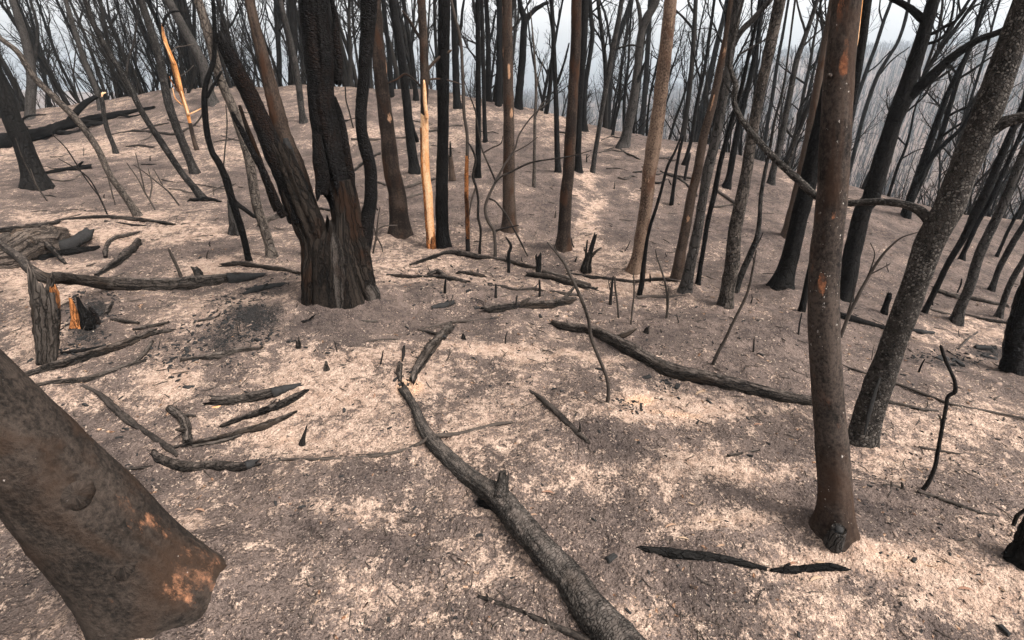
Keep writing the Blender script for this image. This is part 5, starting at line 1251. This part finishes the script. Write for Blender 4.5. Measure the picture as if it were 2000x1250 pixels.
CH = [(112,668,20),(160,662,24),(180,640,26),(60,706,20),(140,700,18),(850,598,14),(1322,756,22),(1262,738,24),(1385,785,16),(1170,722,20),(1206,782,14),(1252,792,16),(1655,1078,22),(1668,1066,18),(1785,1095,20),(1290,650,12),
 (1010,672,10),(1055,618,16),(925,700,12),(340,700,16),(325,725,14),(365,757,18),(245,838,16),(540,985,14),(590,990,14),(610,988,12),(960,755,12),(1035,762,12),(1195,1090,28),(1160,1015,12),(1450,1095,12),(1720,1080,10),
 (1960,1230,24),(1560,1240,16),(1920,682,34),(1838,702,38),(1870,710,30),(1930,700,30),(500,560,16),(470,600,18),(455,640,20),(500,645,18),(520,610,18),(430,680,16),(1360,600,10),(1310,580,8),(240,535,10),(300,470,12),(640,690,12),(795,640,10),(700,560,12)]
rng = np.random.RandomState(9)
for u, v, w in CH:
    p, t = ground(u, v); r = .5 * w * t / FPX
    mb = MB()
    V = shard(np.zeros(3), r, rng, .45)
    mb.add(V, SQ, [], V)
    me = mb.mesh('charcoal_chunk', M['coal'], False)
    o = put('charcoal_chunk', me, loc=p + np.array([0, 0, r * .15]), label='small angular lump of black charcoal lying loose on the ash', cat='charcoal', group='loose charcoal lumps')
    bv = o.modifiers.new('soften', 'BEVEL'); bv.width = r * .12; bv.segments = 2
tl = NT('dry leaf'); r_ = tl.n('ShaderNodeObjectInfo').outputs['Random']
M['leaf'] = tl.done(tl.mix(r_, (.27, .19, .13), (.17, .09, .06)), .7)
LEAVES = [(1350,985,16),(910,1010,10),(1595,1135,34),(1605,1105,30),(1548,1105,24),(1410,1070,24),(1335,1055,22),(1370,770,30),(1480,832,18),(1070,965,26),(1345,905,14),(1395,1020,20),(1310,1030,26),(730,775,18),(1885,1155,30),(1735,1120,22),(1785,1115,14),(620,1180,14),(870,780,10),(390,1000,26),(1040,1010,22)]
for u, v, w in LEAVES:
    p, t = ground(u, v); L = w * t / FPX
    n = 9; s = np.linspace(0, 1, n); wd = np.sin(s * math.pi) ** .8 * .10; bend = .12 * np.sin(s * 3)
    a = rng.uniform(0, 6.28) if w < 20 else rng.uniform(-.5, .5)
    V = np.vstack([np.c_[(s - .5), wd + bend, .05 * np.sin(s * math.pi) + .03], np.c_[(s - .5), -wd + bend, .05 * np.sin(s * math.pi) + .03], np.c_[(s - .5), bend, .05 * np.sin(s * math.pi)]]) * L
    V = np.c_[V[:, 0] * math.cos(a) - V[:, 1] * math.sin(a), V[:, 0] * math.sin(a) + V[:, 1] * math.cos(a), V[:, 2]]
    q = [(k, k + 1, 2 * n + k + 1, 2 * n + k) for k in range(n - 1)] + [(2 * n + k, 2 * n + k + 1, n + k + 1, n + k) for k in range(n - 1)]
    mb = MB(); mb.add(V, q, [], V)
    o = put('fallen_leaf', mb.mesh('fallen_leaf', M['leaf']), loc=p + np.array([0, 0, .006]), label='narrow dry brown leaf fallen on the ash', cat='leaf', group='dry leaves on the ash')
    o.modifiers.new('thickness', 'SOLIDIFY').thickness = .0008

def litter():
    rng = np.random.RandomState(33)
    def spots(n, rmax, coalw):
        az = np.radians(rng.uniform(-58, 58, n)); r = .45 * (rmax / .45) ** rng.rand(n)
        x, y = r * np.sin(az), r * np.cos(az)
        if coalw:
            keep = rng.rand(n) < .30 + .5 * np.clip(fbm2(x, y, 1.7, 3, 91) * 3 + .1, 0, 1)
            x, y, r = x[keep], y[keep], r[keep]
        return x, y, r
    mb = MB()
    def add_spots(x, y, s, flat, mb):
        z = height(x, y, fine=True)
        Vs = []; Qs = []
        for i in range(len(x)):
            Vs.append(shard(np.array([x[i], y[i], z[i] + s[i] * .15]), s[i], rng, flat)); Qs.append(SQ + 8 * i)
        V = np.concatenate(Vs); mb.add(V, np.concatenate(Qs), [], V)
    x, y, r = spots(11000, 9, True)
    add_spots(x, y, rng.uniform(.002, .0062, len(x)) * (1 + 1.2 * (rng.rand(len(x)) ** 8)) * np.clip(r / 1.6, 1, 2.0), .5, mb)
    for (u, v, ru, rv, val) in COAL[:14]:
        n = int(230 * val * (ru * rv / 1800.) ** .6)
        th = rng.uniform(0, 6.28, n); q = rng.rand(n) ** .6 * 1.35
        g = [ground(u + ru * a * math.cos(b), v + rv * a * math.sin(b)) for a, b in zip(q, th)]
        gx = np.array([p[0][0] for p in g]); gy = np.array([p[0][1] for p in g])
        add_spots(gx, gy, rng.uniform(.004, .016, n) * (1 + rng.rand(n) ** 6), .6, mb)
    put('charcoal_litter', mb.mesh('charcoal_litter', M['coal'], False), kind='stuff', label='countless black charcoal crumbs strewn over the ash', cat='charcoal')
    mb = MB()
    x, y, r = spots(8000, 8, False)
    add_spots(x, y, rng.uniform(.0018, .005, len(x)) * np.clip(r / 1.8, 1, 2.2), .6, mb)
    tg = NT('pale grit'); v = tg.n('ShaderNodeTexCoord').outputs['Object']
    put('grit', mb.mesh('grit', tg.done(tg.mix(tg.noise(v, 40, 2), (.15, .115, .09), (.42, .33, .26)), .95), False), kind='stuff', label='pale sandy grit and crumbs scattered on the ash', cat='grit')
    mb = MB()
    x, y, r = spots(3600, 9, False)
    keep = rng.rand(len(x)) < .2 + np.clip(fbm2(x, y, 1.3, 3, 191) * 3.5, 0, .8); x, y, r = x[keep], y[keep], r[keep]
    add_spots(x, y, rng.uniform(.004, .013, len(x)) * np.clip(r / 2, 1, 1.8), .1, mb)
    tk = NT('scorched leaf scraps'); v = tk.n('ShaderNodeTexCoord').outputs['Object']
    k_ = tk.noise(v, 55, 2, .6)
    put('leaf_litter', mb.mesh('leaf_litter', tk.done(tk.mix(tk.ramp(k_, .35, .65), (.022, .016, .013), tk.mix(tk.ramp(tk.noise(v, 90, 1), .4, .6), (.30, .20, .135), (.12, .055, .03))), .9), False), kind='stuff', label='scorched scraps of leaf and bark scattered over the ash', cat='leaves')
    # short burnt twigs and straws
    mb = MB()
    x, y, r = spots(1300, 14, False)
    z = height(x, y, fine=True)
    for i in range(len(x)):
        a = rng.uniform(0, 6.28); L = rng.uniform(.02, .08) * min(max(r[i] / 2., 1), 3)
        d = np.array([math.cos(a), math.sin(a), rng.normal() * .08]) * L
        p = np.array([x[i], y[i], z[i] + .003])
        k = np.array([-math.sin(a), math.cos(a), 0]) * L * .12 * rng.normal()
        mb.add(*tube([p - d / 2, p + k, p + d / 2], [.0022 * min(max(r[i] / 2., 1), 3)] * 2 + [.001], 4, 1.0, 0))
    put('twig_litter', mb.mesh('twig_litter', M['stick']), kind='stuff', label='fine burnt twigs scattered over the ash', cat='twigs')
litter()

# ------------------------------------------------------------------ clods, and soil drifted against logs and trunks
def clods():
    rng = np.random.RandomState(55)
    mb = MB()
    n = 2600
    az = np.radians(rng.uniform(-58, 58, n)); r = .6 * (15 / .6) ** rng.rand(n)
    x, y = r * np.sin(az), r * np.cos(az)
    keep = rng.rand(n) < .25 + np.clip(fbm2(x, y, 1.1, 3, 95) * 3, 0, 1)
    x, y, r = x[keep], y[keep], r[keep]
    z = height(x, y, fine=True)
    s = rng.uniform(.004, .013, len(x)) * np.clip(r / 1.8, 1, 2.6)
    Vs = []; Qs = []
    for i in range(len(x)):
        Vs.append(shard(np.array([x[i], y[i], z[i]]), s[i], rng, .5)); Qs.append(SQ + 8 * i)
    V = np.concatenate(Vs); mb.add(V, np.concatenate(Qs), [], V)
    t = NT('ashy clods'); v = t.n('ShaderNodeTexCoord').outputs['Object']
    m = t.done(t.mix(t.noise(v, 3.2, 4, .7), (.06, .045, .039), (.26, .185, .145)), .95)
    put('clods', mb.mesh('clods', m), kind='stuff', label='small crumbly clods of ashy soil scattered over the ground', cat='clods')
clods()
def drift():
    th = np.linspace(0, 2 * math.pi, 40); rg = _c[None] + _a[None] * np.cos(th)[:, None] + _b[None] * np.sin(th)[:, None]
    rg[:, 2] = hfast(rg[:, 0], rg[:, 1]); DRIFT.append((rg * [1, 1, 1], np.full(40, .055)))
    me = bpy.data.objects['ground'].data
    co = np.empty(len(me.vertices) * 3, np.float32); me.vertices.foreach_get('co', co); co = co.reshape(-1, 3)
    near = np.where((np.hypot(co[:, 0], co[:, 1]) < 19) & (co[:, 1] > -1))[0]
    x, y = co[near, 0].astype(float), co[near, 1].astype(float)
    add = np.zeros(len(near)); nz = .5 + fbm2(x, y, 7, 3, 131) * 2.2
    for bx, by, r in BASES:
        k = np.abs(x - bx) < r * 5; k &= np.abs(y - by) < r * 5
        d = np.hypot(x[k] - bx, y[k] - by)
        add[k] = np.maximum(add[k], np.clip(.32 * r, .015, .05) * np.exp(-np.clip(d - r, 0, 9) ** 2 / (r * .9) ** 2) * np.clip(nz[k] + .4, 0, 1.4))
    for P, Rr in DRIFT:
        Q, q = spline(P, Rr, max(.02, float(np.median(Rr))))
        ext = q.max() * 4
        k = np.where((x > Q[:, 0].min() - ext) & (x < Q[:, 0].max() + ext) & (y > Q[:, 1].min() - ext) & (y < Q[:, 1].max() + ext))[0]
        if not len(k): continue
        g = hfast(Q[:, 0], Q[:, 1])
        for c, r, gz in zip(Q, q, g):
            if c[2] - gz > r * 1.6: continue
            d2 = (x[k] - c[0]) ** 2 + (y[k] - c[1]) ** 2
            w = r * .55 * np.exp(-d2 / (1.5 * r) ** 2) * np.clip(nz[k], 0, 1.3)
            add[k] = np.maximum(add[k], w)
    co[near, 2] += add
    me.vertices.foreach_set('co', co.ravel()); me.update()
drift()
